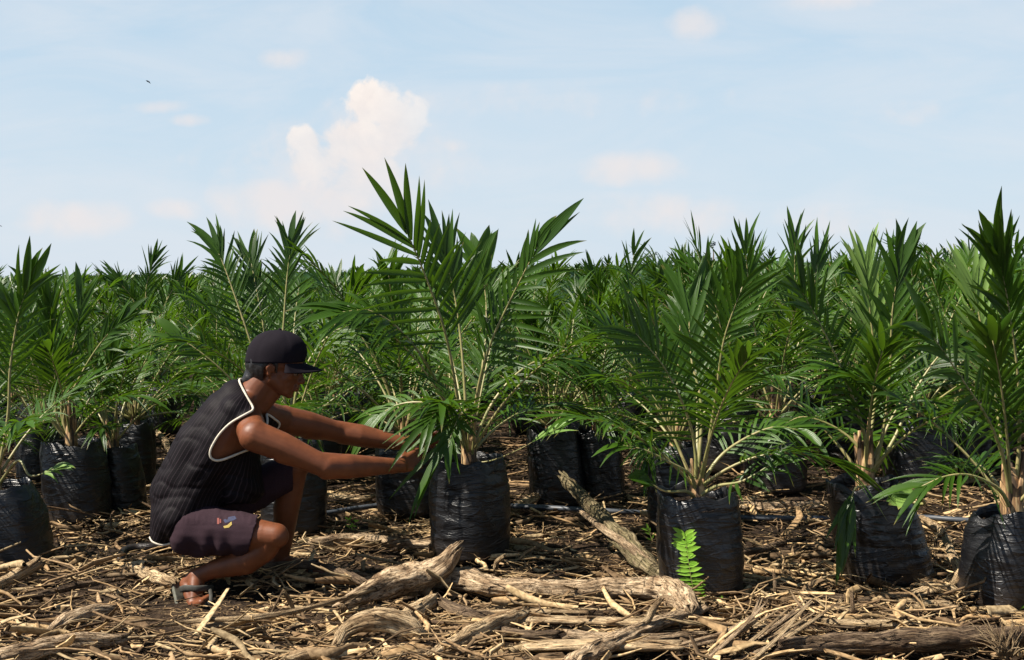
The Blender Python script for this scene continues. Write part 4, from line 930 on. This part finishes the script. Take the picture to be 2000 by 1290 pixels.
for s in (-1, 1):
    head += [capsule(hd(.028, -.05, .012 * s), hd(.036, -.078, .014 * s), .052, .044), capsule(hd(.0, -.068, .046 * s), hd(.050, -.108, .022 * s), .026, .023), capsule(hd(.058, -.045, .036 * s), hd(.045, -.062, .040 * s), .022, .022)]
    # ear: rim, lobe
    e = [hd(-.010, -.022, .078 * s), hd(-.020, -.003, .086 * s), hd(-.010, .012, .086 * s), hd(.006, .004, .080 * s), hd(.004, -.014, .078 * s)]
    e = [p_ + Vector((0, 0, -.024)) for p_ in e]
    for a, b in zip(e, e[1:]): head.append(capsule(a, b, .0058, .0058, ns=10, nc=4))
    head.append(capsule(hd(-.006, -.030, .074 * s), hd(-.006, -.024, .078 * s), .013, .010)); head.append(capsule(hd(-.008, -.048, .077 * s), hd(-.006, -.054, .075 * s), .0085, .007))
neck = [capsule(q_(482, 792), q_(515, 748), .068, .062, 1.0, .95), capsule(q_(478, 800), q_(505, 745), .05, .048, 1.1, 1.0), capsule(q_(505, 790), hd(.02, -.08), .045, .04)]
for s in (-1, 1): neck.append(capsule(upper + LAT * s * .10 + Vector((0, 0, .01)), q_(495, 775) + LAT * s * .035, .045, .035))
bm_ = remeshed('body', torso + arms + hands + legs + head + neck, .0042, 5, M['skin'])
body = obj('body', bm_, man)
for s in (-1, 1):
    V, F, _ = capsule(hd(.078, -.037, .031 * s), hd(.0785, -.037, .031 * s), .0125, .0125, ns=16)
    eo = obj('eye', mesh('eye', [v - MO for v in V], F, M['eye']), man)
    V, F, _ = capsule(hd(.087, -.040, .031 * s), hd(.0875, -.040, .031 * s), .0055, .0055, ns=12)
    obj('iris', mesh('iris', [v - MO for v in V], F, M['iris']), eo)
    V, F, _ = merge([capsule(hd(.093, -.018, .014 * s), hd(.090, -.014, .030 * s), .0032, .0036), capsule(hd(.090, -.014, .030 * s), hd(.078, -.018, .046 * s), .0036, .002)])
    obj('eyebrow', mesh('eyebrow', [v - MO for v in V], F, M['hair']), man)

def inpoly(x, y, poly):
    c = False; j = len(poly) - 1
    for i in range(len(poly)):
        xi, yi = poly[i]; xj, yj = poly[j]
        if (yi > y) != (yj > y) and x < (xj - xi) * (y - yi) / (yj - yi) + xi: c = not c
        j = i
    return c
def cut(me, test):
    bm = bmesh.new(); bm.from_mesh(me)
    bmesh.ops.delete(bm, geom=[f for f in bm.faces if test(f.calc_center_median() + MO)], context='FACES')
    seen = set(); best = None
    bm.verts.ensure_lookup_table()
    for v in bm.verts:                                    # keep the largest island
        if v.index in seen: continue
        st = [v]; isl = []; seen.add(v.index)
        while st:
            a = st.pop(); isl.append(a)
            for e in a.link_edges:
                b = e.other_vert(a)
                if b.index not in seen: seen.add(b.index); st.append(b)
        if best is None or len(isl) > len(best): best = isl
    keep = set(v.index for v in best)
    bmesh.ops.delete(bm, geom=[v for v in bm.verts if v.index not in keep], context='VERTS')
    for _ in range(10):                                   # even out the jagged cut edge
        bv = {}
        for e in bm.edges:
            if e.is_boundary:
                for a, b in ((e.verts[0], e.verts[1]), (e.verts[1], e.verts[0])): bv.setdefault(a, []).append(b)
        new = {v: v.co * .4 + sum((x.co for x in nb), Vector()) * (.6 / len(nb)) for v, nb in bv.items() if len(nb) == 2}
        for v, c in new.items(): v.co = c
    bm.to_mesh(me); bm.free()
def loops(me):
    bm = bmesh.new(); bm.from_mesh(me); adj = {}
    for e in bm.edges:
        if e.is_boundary:
            a, b = e.verts[0].index, e.verts[1].index; adj.setdefault(a, []).append(b); adj.setdefault(b, []).append(a)
    co = {v.index: v.co.copy() for v in bm.verts}; bm.free(); out = []; seen = set()
    for s in adj:
        if s in seen or len(adj[s]) != 2: continue
        lp = [s]; seen.add(s); cur = adj[s][0]
        while cur not in seen and len(adj.get(cur, [])) == 2:
            seen.add(cur); lp.append(cur); nx = [x for x in adj[cur] if x not in seen]
            if not nx: break
            cur = nx[0]
        if len(lp) > 40: out.append([co[i] for i in lp])
    return out
def smooth_loop(P, it=14, stride=3):
    P = P[::stride]; n = len(P)
    for _ in range(it): P = [(P[i - 1] + P[i] * 2 + P[(i + 1) % n]) / 4 for i in range(n)]
    return P
def cloth_noise(me, f):
    me.update(); nr = [v.normal.copy() for v in me.vertices]
    for v, n_ in zip(me.vertices, nr): v.co += n_ * f(v.co + MO)
    me.update()
# vest
g_ = .013
vc = [capsule(q_(428, 825), q_(464, 776), .070 + g_, .058 + g_, 1.45, 1.3), capsule(pelv, waist, .112 + .022, .106 + g_, 1.38, 1.34), capsule(waist, chest, .106 + g_, .114 + g_, 1.34, 1.33), capsule(chest, upper, .114 + g_, .078 + g_, 1.33, 1.72), capsule(upper, nbase, .076 + g_, .058 + g_, 1.6, 1.15),
      capsule(q_(350, 985), q_(336, 1040), .078, .070, 2.0, 2.0), capsule(q_(336, 1030), q_(334, 1075), .072, .060, 2.0, 2.1), capsule(q_(455, 870), q_(470, 950), .095, .085, 1.35, 1.4), capsule(q_(390, 860), q_(350, 950), .085, .09, 1.5, 1.5)]
for s, sh in ((-1, shN), (1, shF)):
    vc.append(capsule(upper.lerp(sh, .3), upper.lerp(sh, .86), .064 + g_, .052 + g_, lat=Vector((0, 0, 1))))
    vc.append(capsule(upper + LAT * s * .10 + Vector((0, 0, .008)), q_(485, 788) + LAT * s * .045, .045 + g_, .034 + g_))
vc += [capsule(q_(392, 868), q_(440, 800), .094, .078, 1.45, 1.5), capsule(q_(350, 960), q_(392, 868), .105, .094, 1.4, 1.45)]
vm = remeshed('vest', vc, .006, 26, M['vest'])
armN = [(408, 868), (425, 843), (452, 822), (492, 802), (527, 812), (545, 840), (520, 866), (480, 876), (440, 892), (412, 900), (402, 888)]
armN = [(408, 884), (424, 852), (450, 826), (492, 803), (532, 814), (560, 850), (530, 872), (482, 880), (430, 901), (410, 900)]
hem = [(270, 1040), (288, 1036), (296, 1058), (318, 1067), (338, 1060), (352, 1036), (400, 1003), (450, 985), (500, 984), (560, 975)]
def hem_y(x):
    for (a, b), (c, d) in zip(hem, hem[1:]):
        if a <= x <= c: return b + (d - b) * (x - a) / (c - a)
    return 1040 if x < 270 else 975
nk0 = q_(497, 782); nkd = (q_(520, 748) - q_(488, 795)).normalized()
def vest_cut(p):
    x, y_ = PX(p)
    if p.y < PD - .055 and inpoly(x, y_, armN): return True
    if p.y > PD + .075 and inpoly(x - 52 + (p.y - PD) * 30, y_ + 26, armN): return True
    if y_ > hem_y(x): return True
    if (p - q_(500, 780)).dot(Vector((.80, 0, .60))) > .0 and (p - q_(487, 786)).length < .2: return True
    if (p - q_(506, 758)).length < .074: return True
    return False
def vfold(p):
    x, y_ = PX(p)
    if False: pass
    f = .003 * noise.noise(Vector((p.x * 7, p.y * 5, p.z * 7 + 4))); wgt = max(.12, min(1, (x - 345 - (y_ < 900) * (900 - y_) * .45) / 80))
    # drag folds running from the armhole to the hips
    d = Vector((x - 470, y_ - 850)); ang = math.atan2(d.y, d.x); r = d.length / 539
    f += .0095 * math.sin(ang * 15 + 6 * noise.noise(Vector((p.x * 5, p.y * 4, p.z * 5)))) * max(0, min(1, (r - .12) * 6)) * (.3 + max(0, noise.noise(Vector((p.x * 6, p.y * 6, p.z * 6 + 9))) + .3))
    low = max(0, min(1, (y_ - 900) / 100)); f += .008 * low * math.sin((x * .35 + y_ * 1.0) / 15 + 4 * noise.noise(Vector((p.x * 4, p.y * 3, p.z * 4))))
    f *= wgt
    cr_ = noise.noise(Vector((p.x * 9 + p.z * 7, p.y * 6, p.z * 11 - p.x * 6)))      # short sharp creases
    return f - .0028 * max(0, 1 - abs(cr_) * 6) * (.4 + max(0, min(1, (y_ - 800) / 120)))
cloth_noise(vm, vfold); cut(vm, vest_cut)
sp_ = [q_(330, 1060), pelv, waist, chest, upper, nbase + Vector((.02, 0, .06))]
uvs = []
for v in vm.vertices:
    p = v.co + MO; best = 9
    for a, b in zip(sp_, sp_[1:]):
        ab = b - a; t = max(0, min(1, (p - a).dot(ab) / ab.length_squared)); dd = (p - (a + ab * t)).length
        if dd < best: best = dd; ax = ab.normalized(); cp = a + ab * t
    per = LAT.cross(ax); rel = p - cp; uvs.append((math.atan2(rel.dot(LAT), rel.dot(per)) * .15, p.z))
l_ = vm.uv_layers.new(name='UVMap'); li = np.empty(len(vm.loops), dtype=np.int32); vm.loops.foreach_get('vertex_index', li); l_.data.foreach_set('uv', np.array(uvs, dtype=np.float32)[li].ravel())
vest = obj('vest', vm, man)
pg = []
for lp in loops(vm):
    if len(lp) <= 60: continue
    lp = smooth_loop(lp, 5, 2); pj = [PX(v + MO) for v in lp]
    if sum(b for a, b in pj) / len(pj) < 930: pg.append(tube(lp, [.0045], 8, closed=True)); continue
    ok = [a < 353 for a, b in pj]; k0 = ok.index(False); run = []           # only the tail hem is trimmed
    for i in range(len(lp)):
        j = (k0 + i) % len(lp)
        if ok[j]: run.append(lp[j])
        elif len(run) > 4: pg.append(tube(run, [.0045], 8)); run = []
    if len(run) > 4: pg.append(tube(run, [.0045], 8))
for V, F, UV in pg: obj('piping', mesh('piping', V, F, M['piping'], UV), vest)
# shorts
sc = [capsule(q_(378, 1022), waist.lerp(pelv, .6), .106, .104, 1.42, 1.38), capsule(hipN, q_(515, 1046, 4.47), .100, .070), capsule(q_(370, 1050, 4.54), q_(470, 1062, 4.48), .060, .050), capsule(hipF, q_(585, 912, 4.80), .098, .066)]
sm2 = remeshed('shorts', sc, .005, 6, M['shorts'])
def sfold(p):
    x, y_ = PX(p); low = max(0, min(1, (y_ - 1035) / 40))
    f = .007 * noise.noise(Vector((p.x * 11, p.y * 9, p.z * 18))) - .006 * abs(noise.noise(Vector((p.x * 16 + p.z * 14, p.y * 9, p.z * 9)))) + .006 * low * math.sin(x / 7.5 + 3 * noise.noise(Vector((p.x * 10, p.y * 8, p.z * 5)))) 
    f += .006 * max(0, noise.noise(Vector((p.x * 22, p.y * 12, p.z * 5 + 3)))) * low
    if y_ < 1025: f += .004 * abs(noise.noise(Vector((x * .14, p.y * 9, y_ * .03))))
    return f
cloth_noise(sm2, sfold)
def shorts_cut(p):
    x, y_ = PX(p)
    if p.y < PD: return x > 503 - (y_ - 1010) * .27 + 2 * noise.noise(Vector((y_ * .2, 0, 0))) or (x > 420 and y_ > 1086 + 3 * noise.noise(Vector((x * .15, 0, 0))))
    return x > 572
cut(sm2, shorts_cut)
sh_o = obj('shorts', sm2, man)
sd_ = sh_o.modifiers.new('solid', 'SOLIDIFY'); sd_.thickness = .003; sd_.offset = -1
sd_ = vest.modifiers.new('solid', 'SOLIDIFY'); sd_.thickness = .002; sd_.offset = -1
bvh = BVHTree.FromPolygons([v.co + MO for v in sm2.vertices], [tuple(p.vertices) for p in sm2.polygons])
def on_shorts(x, y_):
    d = ray(x, y_).normalized(); h = bvh.ray_cast(Vector((0, 0, CAMH)), d)
    return (h[0] - d * .0015) if h[0] else None
em = []
for mname, poly in (('yellow', [(436, 1028), (444, 1026), (452, 1019), (453, 1025), (447, 1031), (438, 1032)]), ('red', [(424, 1012), (428, 1012), (428, 1024), (424, 1024)]), ('red', [(429, 1014), (432, 1014), (432, 1022), (429, 1022)]), ('blue', [(436, 1016), (447, 1010), (459, 1008), (462, 1014), (452, 1018), (440, 1022)])):
    pts = [on_shorts(*p_) for p_ in poly]
    if all(pts):
        c = sum(pts, Vector()) / len(pts); n = len(pts); em_o = obj('emblem', mesh('emblem', [p_ - MO for p_ in pts] + [c - MO + Vector((0, -.001, 0))], [(i, (i + 1) % n, n) for i in range(n)], M[mname]), sh_o)
# hair at the back of the head and the sideburn
hc = [capsule(hd(-.024, -.012), hd(.0, .01), .092, .088, .90, .88, lat=HL), capsule(hd(-.060, -.045), hd(-.080, -.078), .046, .034, 1.3, 1.3, lat=HL), capsule(hd(-.075, -.06), hd(-.098, -.094), .036, .022, 1.3, 1.3, lat=HL)]
hm_ = remeshed('hair', hc, .004, 4, M['hair'])
cloth_noise(hm_, lambda p: .004 * noise.noise(Vector((p.x * 60, p.y * 60, p.z * 12))) )
def hair_cut(p):
    r = p - HC; t = R(9); fx = r.x * math.cos(t) - r.z * math.sin(t); fz = r.x * math.sin(t) + r.z * math.cos(t)
    if fx > .045: return True
    return fz < -.018 - .0 * fx and fx > -.028 or (fx > .018 and fz < -.0)
cut(hm_, hair_cut); obj('hair', hm_, man)
V, F, _ = merge([capsule(hd(.014, -.010, s * .0755), hd(.018, -.040, s * .069), .008, .003, .5, .5, lat=HL) for s in (-1, 1)])
obj('sideburn', mesh('sideburn', [v - MO for v in V], F, M['hair']), man)
# cap: crown shell lofted ring by ring, six panels, button, brim
def capframe(dx, dy, dz): return hd(dx, dz, dy) - MO
V, F, UV = [], [], []; nr, ns = 26, 72
for j in range(nr + 1):
    t = j / nr; h = math.sin(t * math.pi / 2) ** 1.0; rr = max(.0, 1 - h ** 3.1) ** .5 if j < nr else 0
    for k in range(ns):
        a = 2 * math.pi * k / ns; ca, sa = math.cos(a), math.sin(a)
        ax = .108 if ca > 0 else .114; rx = ax * rr; ry = .091 * rr
        seam = -.0016 * math.exp(-(((a / (math.pi / 3) + .5) % 1 - .5) / .03) ** 2) * (rr > .1)
        front = .006 * max(0, ca) * math.sin(math.pi * min(1, t * 1.4))
        wob = .003 * noise.noise(Vector((ca * 2, sa * 2, t * 3)))
        x = ca * (rx + seam + front + wob); y_ = sa * (ry + seam + wob)
        V.append(capframe(x - .002, y_, -.008 + .121 * h - .012 * (1 - t) * (-ca) * 1.3)); UV.append((k / ns, t))
for j in range(nr):
    for k in range(ns): F.append((j * ns + k, j * ns + (k + 1) % ns, (j + 1) * ns + (k + 1) % ns, (j + 1) * ns + k))
cap = obj('cap', mesh('cap', V, F, M['cap'], UV), man); s_ = cap.modifiers.new('solid', 'SOLIDIFY'); s_.thickness = .003; s_.offset = -1
V, F, UV = [], [], []; nu, nv = 28, 10
for i in range(nu + 1):
    a = (i / nu - .5) * 2 * R(62)
    for j in range(nv + 1):
        t = j / nv; ca, sa = math.cos(a), math.sin(a)
        x0, y0 = .103 * ca, .087 * sa; ext = .074 * (math.cos(a / R(62) * math.pi / 2) ** .55 if abs(a) < R(61.9) else 0)
        x = x0 + ext * t; y_ = y0 * (1 + .02 * t)
        droop = -.026 * (y_ / .09) ** 2 * t - .016 * t
        V.append(capframe(x, y_, -.002 + droop)); UV.append((i / nu, t))
for i in range(nu):
    for j in range(nv): a = i * (nv + 1) + j; F.append((a, a + nv + 1, a + nv + 2, a + 1))
br = obj('brim', mesh('brim', V, F, M['cap'], UV), cap); s_ = br.modifiers.new('solid', 'SOLIDIFY'); s_.thickness = .004
V, F, UV = capsule(capframe(-.002, 0, .113), capframe(-.002, 0, .115), .007, .006, ns=14); obj('button', mesh('button', V, F, M['cap']), cap)
# cord round the neck
cp = [q_(470, 768, PD - .01), q_(482, 772, PD - .062), q_(492, 792, PD - .070), q_(505, 806, PD - .03), q_(508, 808, PD + .03), q_(492, 790, PD + .07), q_(478, 766, PD + .05)]
V, F, UV = tube([p_ - MO for p_ in catmull(cp + [cp[0]], 40)[:-1]], [.0016], 6, closed=True); obj('neck_cord', mesh('neck_cord', V, F, M['hair'], UV), man)
# sandals
def sandal(heel, ball, toe, wdir, n_, label=None, straps=()):
    V, F = [], []; wd = wdir.normalized(); P = catmull([heel, (heel + ball) / 2, ball, toe], 14); th = .014
    for i, p_ in enumerate(P):
        t = i / 13; wv = .030 + .014 * math.sin(math.pi * min(1, t * 1.1)) if t < .95 else .028
        tg = (P[min(i + 1, 13)] - P[max(i - 1, 0)]).normalized(); nn = wd.cross(tg).normalized()
        if nn.dot(n_) < 0: nn = -nn
        for s, h in ((-1, 0), (-1, 1), (1, 1), (1, 0)): V.append(p_ + wd * s * wv + nn * (h * th) - MO)
    for i in range(13):
        for k in range(4): F.append((i * 4 + k, i * 4 + (k + 1) % 4, (i + 1) * 4 + (k + 1) % 4, (i + 1) * 4 + k))
    F.append((0, 1, 2, 3)); F.append((52, 55, 54, 53))
    so_ = obj('sandal', mesh('sandal', V, F, M['sandal'], smooth=False), man)
    b_ = so_.modifiers.new('b', 'BEVEL'); b_.width = .004; b_.segments = 2
    for k_s, sp2 in enumerate(straps):
        v, f, u = tube([p_ - MO for p_ in catmull(sp2, 22)], [.0045 if k_s < 2 else .007], 10, flat=(2.6 if k_s < 2 else .5)); obj('strap', mesh('strap', v, f, M['sandal_dark'], u), so_)
W3 = Vector((.3, 1, 0)).normalized()
off = Vector((-.030, 0, -.004))
sandal(heN + Vector((-.036, 0, .004)), baN + Vector((-.030, 0, -.016)), toN + Vector((.012, 0, -.022)), W3, Vector((-1, 0, -.2)),
       straps=([q_(352, 1152, 4.50), q_(362, 1149, 4.478), q_(385, 1150, 4.462), q_(408, 1149, 4.49), q_(416, 1150, 4.55)],
               [q_(356, 1182, 4.50), q_(372, 1188, 4.43), q_(392, 1184, 4.405), q_(412, 1180, 4.41), q_(420, 1180, 4.46)],
               [q_(410, 1150, 4.49), q_(412, 1165, 4.44), q_(411, 1182, 4.41)]))
sandal(heF + Vector((-.03, 0, -.034)), baF + Vector((0, 0, -.028)), baF + Vector((.075, -.01, -.034)), LAT, Vector((0, 0, -1)),
       straps=([baF + LAT * -.05 + Vector((.01, 0, -.02)), baF + LAT * -.03 + Vector((.01, 0, .022)), baF + LAT * .03 + Vector((.01, 0, .022)), baF + LAT * .05 + Vector((.01, 0, -.02))],))
#PERSON_END

# ---------------------------------------------------------------- far trees, birds
def far_tree(px, base_y, d, h, label, seed, spread=1.0):
    root = empty('tree', PT(px, base_y, d) * 1.0, label=label, cat='tree', group=None); root.location.z = 0
    rs = np.random.RandomState(seed)
    V, F, UV = tube(catmull([Vector((0, 0, 0)), Vector((.2, 0, h * .5)), Vector((0, 0, h * .8))], 8), [h * .03, h * .02, h * .01], 6)
    obj('trunk', mesh('trunk', V, F, M['dark_wood'], UV), root)
    n = 500; P = rs.normal(0, 1, (n, 3)); P /= np.linalg.norm(P, axis=1)[:, None]; P *= (rs.rand(n) ** .5)[:, None]
    P = P * [h * .24 * spread, h * .24 * spread, h * .10] + [0, 0, h * .86]; P[:, 2] += np.sin(P[:, 0] * 2) * .3
    a = rs.normal(0, 1, (n, 3)) * h * .02; b = rs.normal(0, 1, (n, 3)) * h * .02
    V = np.concatenate([P - a, P - b, P + a, P + b], 0).reshape(4, n, 3).transpose(1, 0, 2).reshape(-1, 3)
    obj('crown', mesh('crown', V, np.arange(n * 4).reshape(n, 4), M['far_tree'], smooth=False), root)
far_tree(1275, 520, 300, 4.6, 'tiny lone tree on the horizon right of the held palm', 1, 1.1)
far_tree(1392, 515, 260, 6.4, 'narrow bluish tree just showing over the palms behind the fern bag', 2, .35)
def bird(px, py, d, s, label):
    root_loc = PT(px, py, d)
    bm = bmesh.new()
    pts = [(-.5, 0, .0), (-.2, .08, .05), (.3, .06, .0), (.5, 0, -.02)]
    V, F, UV = tube(catmull([Vector(p_) * s for p_ in [(-.55, 0, .1), (-.2, 0, .02), (.15, 0, -.05), (.5, 0, -.25)]], 8), [s * .03, s * .12, s * .10, s * .02], 8)
    o = empty('bird', root_loc, label=label, cat='bird')
    obj('body', mesh('body', V, F, M['bird'], UV), o)
    for sg in (-1, 1):
        V = [(-.1 * s, 0, .02 * s), (.2 * s, 0, -.02 * s), (.05 * s, sg * .45 * s, .18 * s), (-.25 * s, sg * .8 * s, .05 * s), (-.1 * s, 0, -.02 * s), (.2 * s, 0, -.05 * s), (.05 * s, sg * .45 * s, .15 * s)]
        obj('wing', mesh('wing', V, [(0, 1, 2), (0, 2, 3), (4, 6, 5), (4, 3, 6), (1, 5, 6, 2), (0, 3, 4)], M['bird'], smooth=False), o)
    o.rotation_euler = (.3, .2, .7)
bird(290, 160, 40, .17, 'small dark swallow in flight high on the left of the sky')
bird(2, 442, 60, .12, 'tiny dark bird low in the sky at the left edge')

# ---------------------------------------------------------------- sky and sun
SUN_AZ, SUN_EL = 72, 53
ts = Vector((-math.sin(R(SUN_AZ)) * math.cos(R(SUN_EL)), -math.cos(R(SUN_AZ)) * math.cos(R(SUN_EL)), math.sin(R(SUN_EL))))
sl = bpy.data.lights.new('sun', 'SUN'); so = bpy.data.objects.new('sun', sl); COL.objects.link(so)
sl.energy = 5.0; sl.angle = R(0.5); sl.color = (1.0, .93, .82)
so.rotation_euler = ts.to_track_quat('Z', 'Y').to_euler(); so.location = (-5, -4, 8)
w = bpy.data.worlds.new('World'); scene.world = w; w.use_nodes = True; nt = w.node_tree; nt.nodes.clear()
wo = N(nt, 'ShaderNodeOutputWorld'); bg = N(nt, 'ShaderNodeBackground'); L(nt, bg.outputs[0], wo.inputs[0])
sky = N(nt, 'ShaderNodeTexSky', sky_type='NISHITA'); sky.sun_disc = False
sky.sun_elevation = R(SUN_EL); sky.sun_rotation = math.atan2(ts.x, ts.y); sky.air_density = 1.0; sky.dust_density = 0.3; sky.ozone_density = 1.0
tc = N(nt, 'ShaderNodeTexCoord'); sp = N(nt, 'ShaderNodeSeparateXYZ'); L(nt, tc.outputs['Generated'], sp.inputs[0])
ay = math_(nt, 'MAXIMUM', math_(nt, 'ABSOLUTE', sp.outputs[1]), .05)
U = math_(nt, 'DIVIDE', sp.outputs[0], ay); Vv = math_(nt, 'DIVIDE', sp.outputs[2], ay)
cb = N(nt, 'ShaderNodeCombineXYZ'); L(nt, U, cb.inputs[0]); L(nt, Vv, cb.inputs[1])
n1 = N(nt, 'ShaderNodeTexNoise', i_Scale=26.0, i_Detail=9.0, i_Roughness=.62, i_Distortion=.3); L(nt, cb.outputs[0], n1.inputs[0])
n2m = N(nt, 'ShaderNodeMapping'); n2m.inputs['Scale'].default_value = (3.2, 11, 1); L(nt, cb.outputs[0], n2m.inputs[0])
n2 = N(nt, 'ShaderNodeTexNoise', i_Scale=1.4, i_Detail=8.0, i_Roughness=.6, i_Distortion=.8); L(nt, n2m.outputs[0], n2.inputs[0])
vo = N(nt, 'ShaderNodeTexVoronoi', i_Scale=38.0, i_Detail=2.0); vo.feature = 'SMOOTH_F1'; L(nt, cb.outputs[0], vo.inputs[0])
def blob(cx, cy, rx, ry, gain=1.0):
    a = math_(nt, 'DIVIDE', math_(nt, 'SUBTRACT', U, (cx - 1000) / FPX), rx / FPX)
    b = math_(nt, 'DIVIDE', math_(nt, 'SUBTRACT', Vv, (525 - .0175 * (cx - 1000) - cy) / FPX), ry / FPX)
    q = math_(nt, 'ADD', math_(nt, 'MULTIPLY', a, a), math_(nt, 'MULTIPLY', b, b))
    return math_(nt, 'MULTIPLY', math_(nt, 'SUBTRACT', 1.0, q), gain)
def union(bl):
    r = bl[0]
    for b in bl[1:]: r = math_(nt, 'MAXIMUM', r, b)
    return r
pert = math_(nt, 'ADD', math_(nt, 'MULTIPLY', math_(nt, 'SUBTRACT', n1.outputs[0], .5), 1.7), math_(nt, 'MULTIPLY', math_(nt, 'SUBTRACT', .35, vo.outputs['Distance']), .9))
hard = union([blob(735, 208, 78, 62), blob(780, 250, 82, 76), blob(725, 280, 100, 74), blob(640, 310, 92, 64), blob(672, 285, 75, 60), blob(700, 340, 140, 74), blob(612, 278, 54, 38)])
hm = ramp(nt, math_(nt, 'ADD', hard, pert), [(0.0, (0, 0, 0)), (0.32, (1, 1, 1))])
soft = union([blob(680, 350, 260, 150, .9), blob(850, 320, 150, 110, .7), blob(720, 300, 170, 140, .9), blob(590, 395, 230, 75, 1.1), blob(150, 430, 160, 50), blob(350, 410, 80, 30, .9), blob(1235, 330, 140, 48), blob(1100, 200, 400, 50, .55), blob(500, 330, 300, 60, .4), blob(1300, 420, 240, 60, .8), blob(890, 288, 60, 26, .8),
              blob(565, 118, 70, 30, .85), blob(320, 212, 90, 20, .75), blob(385, 236, 60, 18, .75), blob(1370, 52, 80, 46, 1.0), blob(1620, 0, 130, 36, 1.0), blob(1760, 225, 160, 34, .4), blob(1650, 430, 200, 50, .6)])
sm = ramp(nt, math_(nt, 'ADD', soft, math_(nt, 'MULTIPLY', pert, .55)), [(0.0, (0, 0, 0)), (1.0, (.8, .8, .8))], 'EASE')
wisp = ramp(nt, n2.outputs[0], [(.40, (0, 0, 0)), (.66, (1, 1, 1))])
# veil of thin haze low over the field
hz = ramp(nt, Vv, [(0.0, (1, 1, 1)), (.22, (0, 0, 0))])
SKYG = 0.05
c = sky.outputs[0]
el = ramp(nt, sp.outputs[2], [(.0, (1, 1, 1)), (.21, (.95, .95, .95)), (.30, (0, 0, 0))])
c = mix(nt, math_(nt, 'MULTIPLY', el.outputs[0], .85), c, (5.18, 6.75, 8.08))
c = mix(nt, math_(nt, 'MULTIPLY', hz.outputs[0], .6), c, (6.35, 6.98, 7.77))
c = mix(nt, math_(nt, 'MULTIPLY', wisp.outputs[0], math_(nt, 'MULTIPLY', el.outputs[0], .42)), c, (7.22, 7.38, 7.77))
c = mix(nt, math_(nt, 'MULTIPLY', sm.outputs[0], .85), c, (8.16, 7.38, 7.14))
shade = ramp(nt, math_(nt, 'ADD', n1.outputs[0], math_(nt, 'MULTIPLY', Vv, 2.4)), [(.55, (7.85, 7.06, 6.75)), (.90, (9.42, 8.48, 7.77))])
fade = ramp(nt, Vv, [(.05, (.1, .1, .1)), (.14, (1, 1, 1))])
fadex = ramp(nt, math_(nt, 'ADD', U, .25), [(.14, (1, 1, 1)), (.19, (.45, .45, .45))])
c = mix(nt, math_(nt, 'MULTIPLY', math_(nt, 'MULTIPLY', hm.outputs[0], fade.outputs[0]), math_(nt, 'MULTIPLY', fadex.outputs[0], .9)), c, shade.outputs[0])
L(nt, c, bg.inputs[0]); bg.inputs[1].default_value = SKYG

scene.view_settings.view_transform = 'Standard'; scene.view_settings.look = 'None'
scene.view_settings.exposure = 1.15; scene.view_settings.gamma = 1.0
scene.cycles.max_bounces = 6; scene.cycles.transparent_max_bounces = 4
scene.cycles.diffuse_bounces = 2; scene.cycles.glossy_bounces = 3; scene.cycles.transmission_bounces = 3
scene.cycles.use_denoising = True
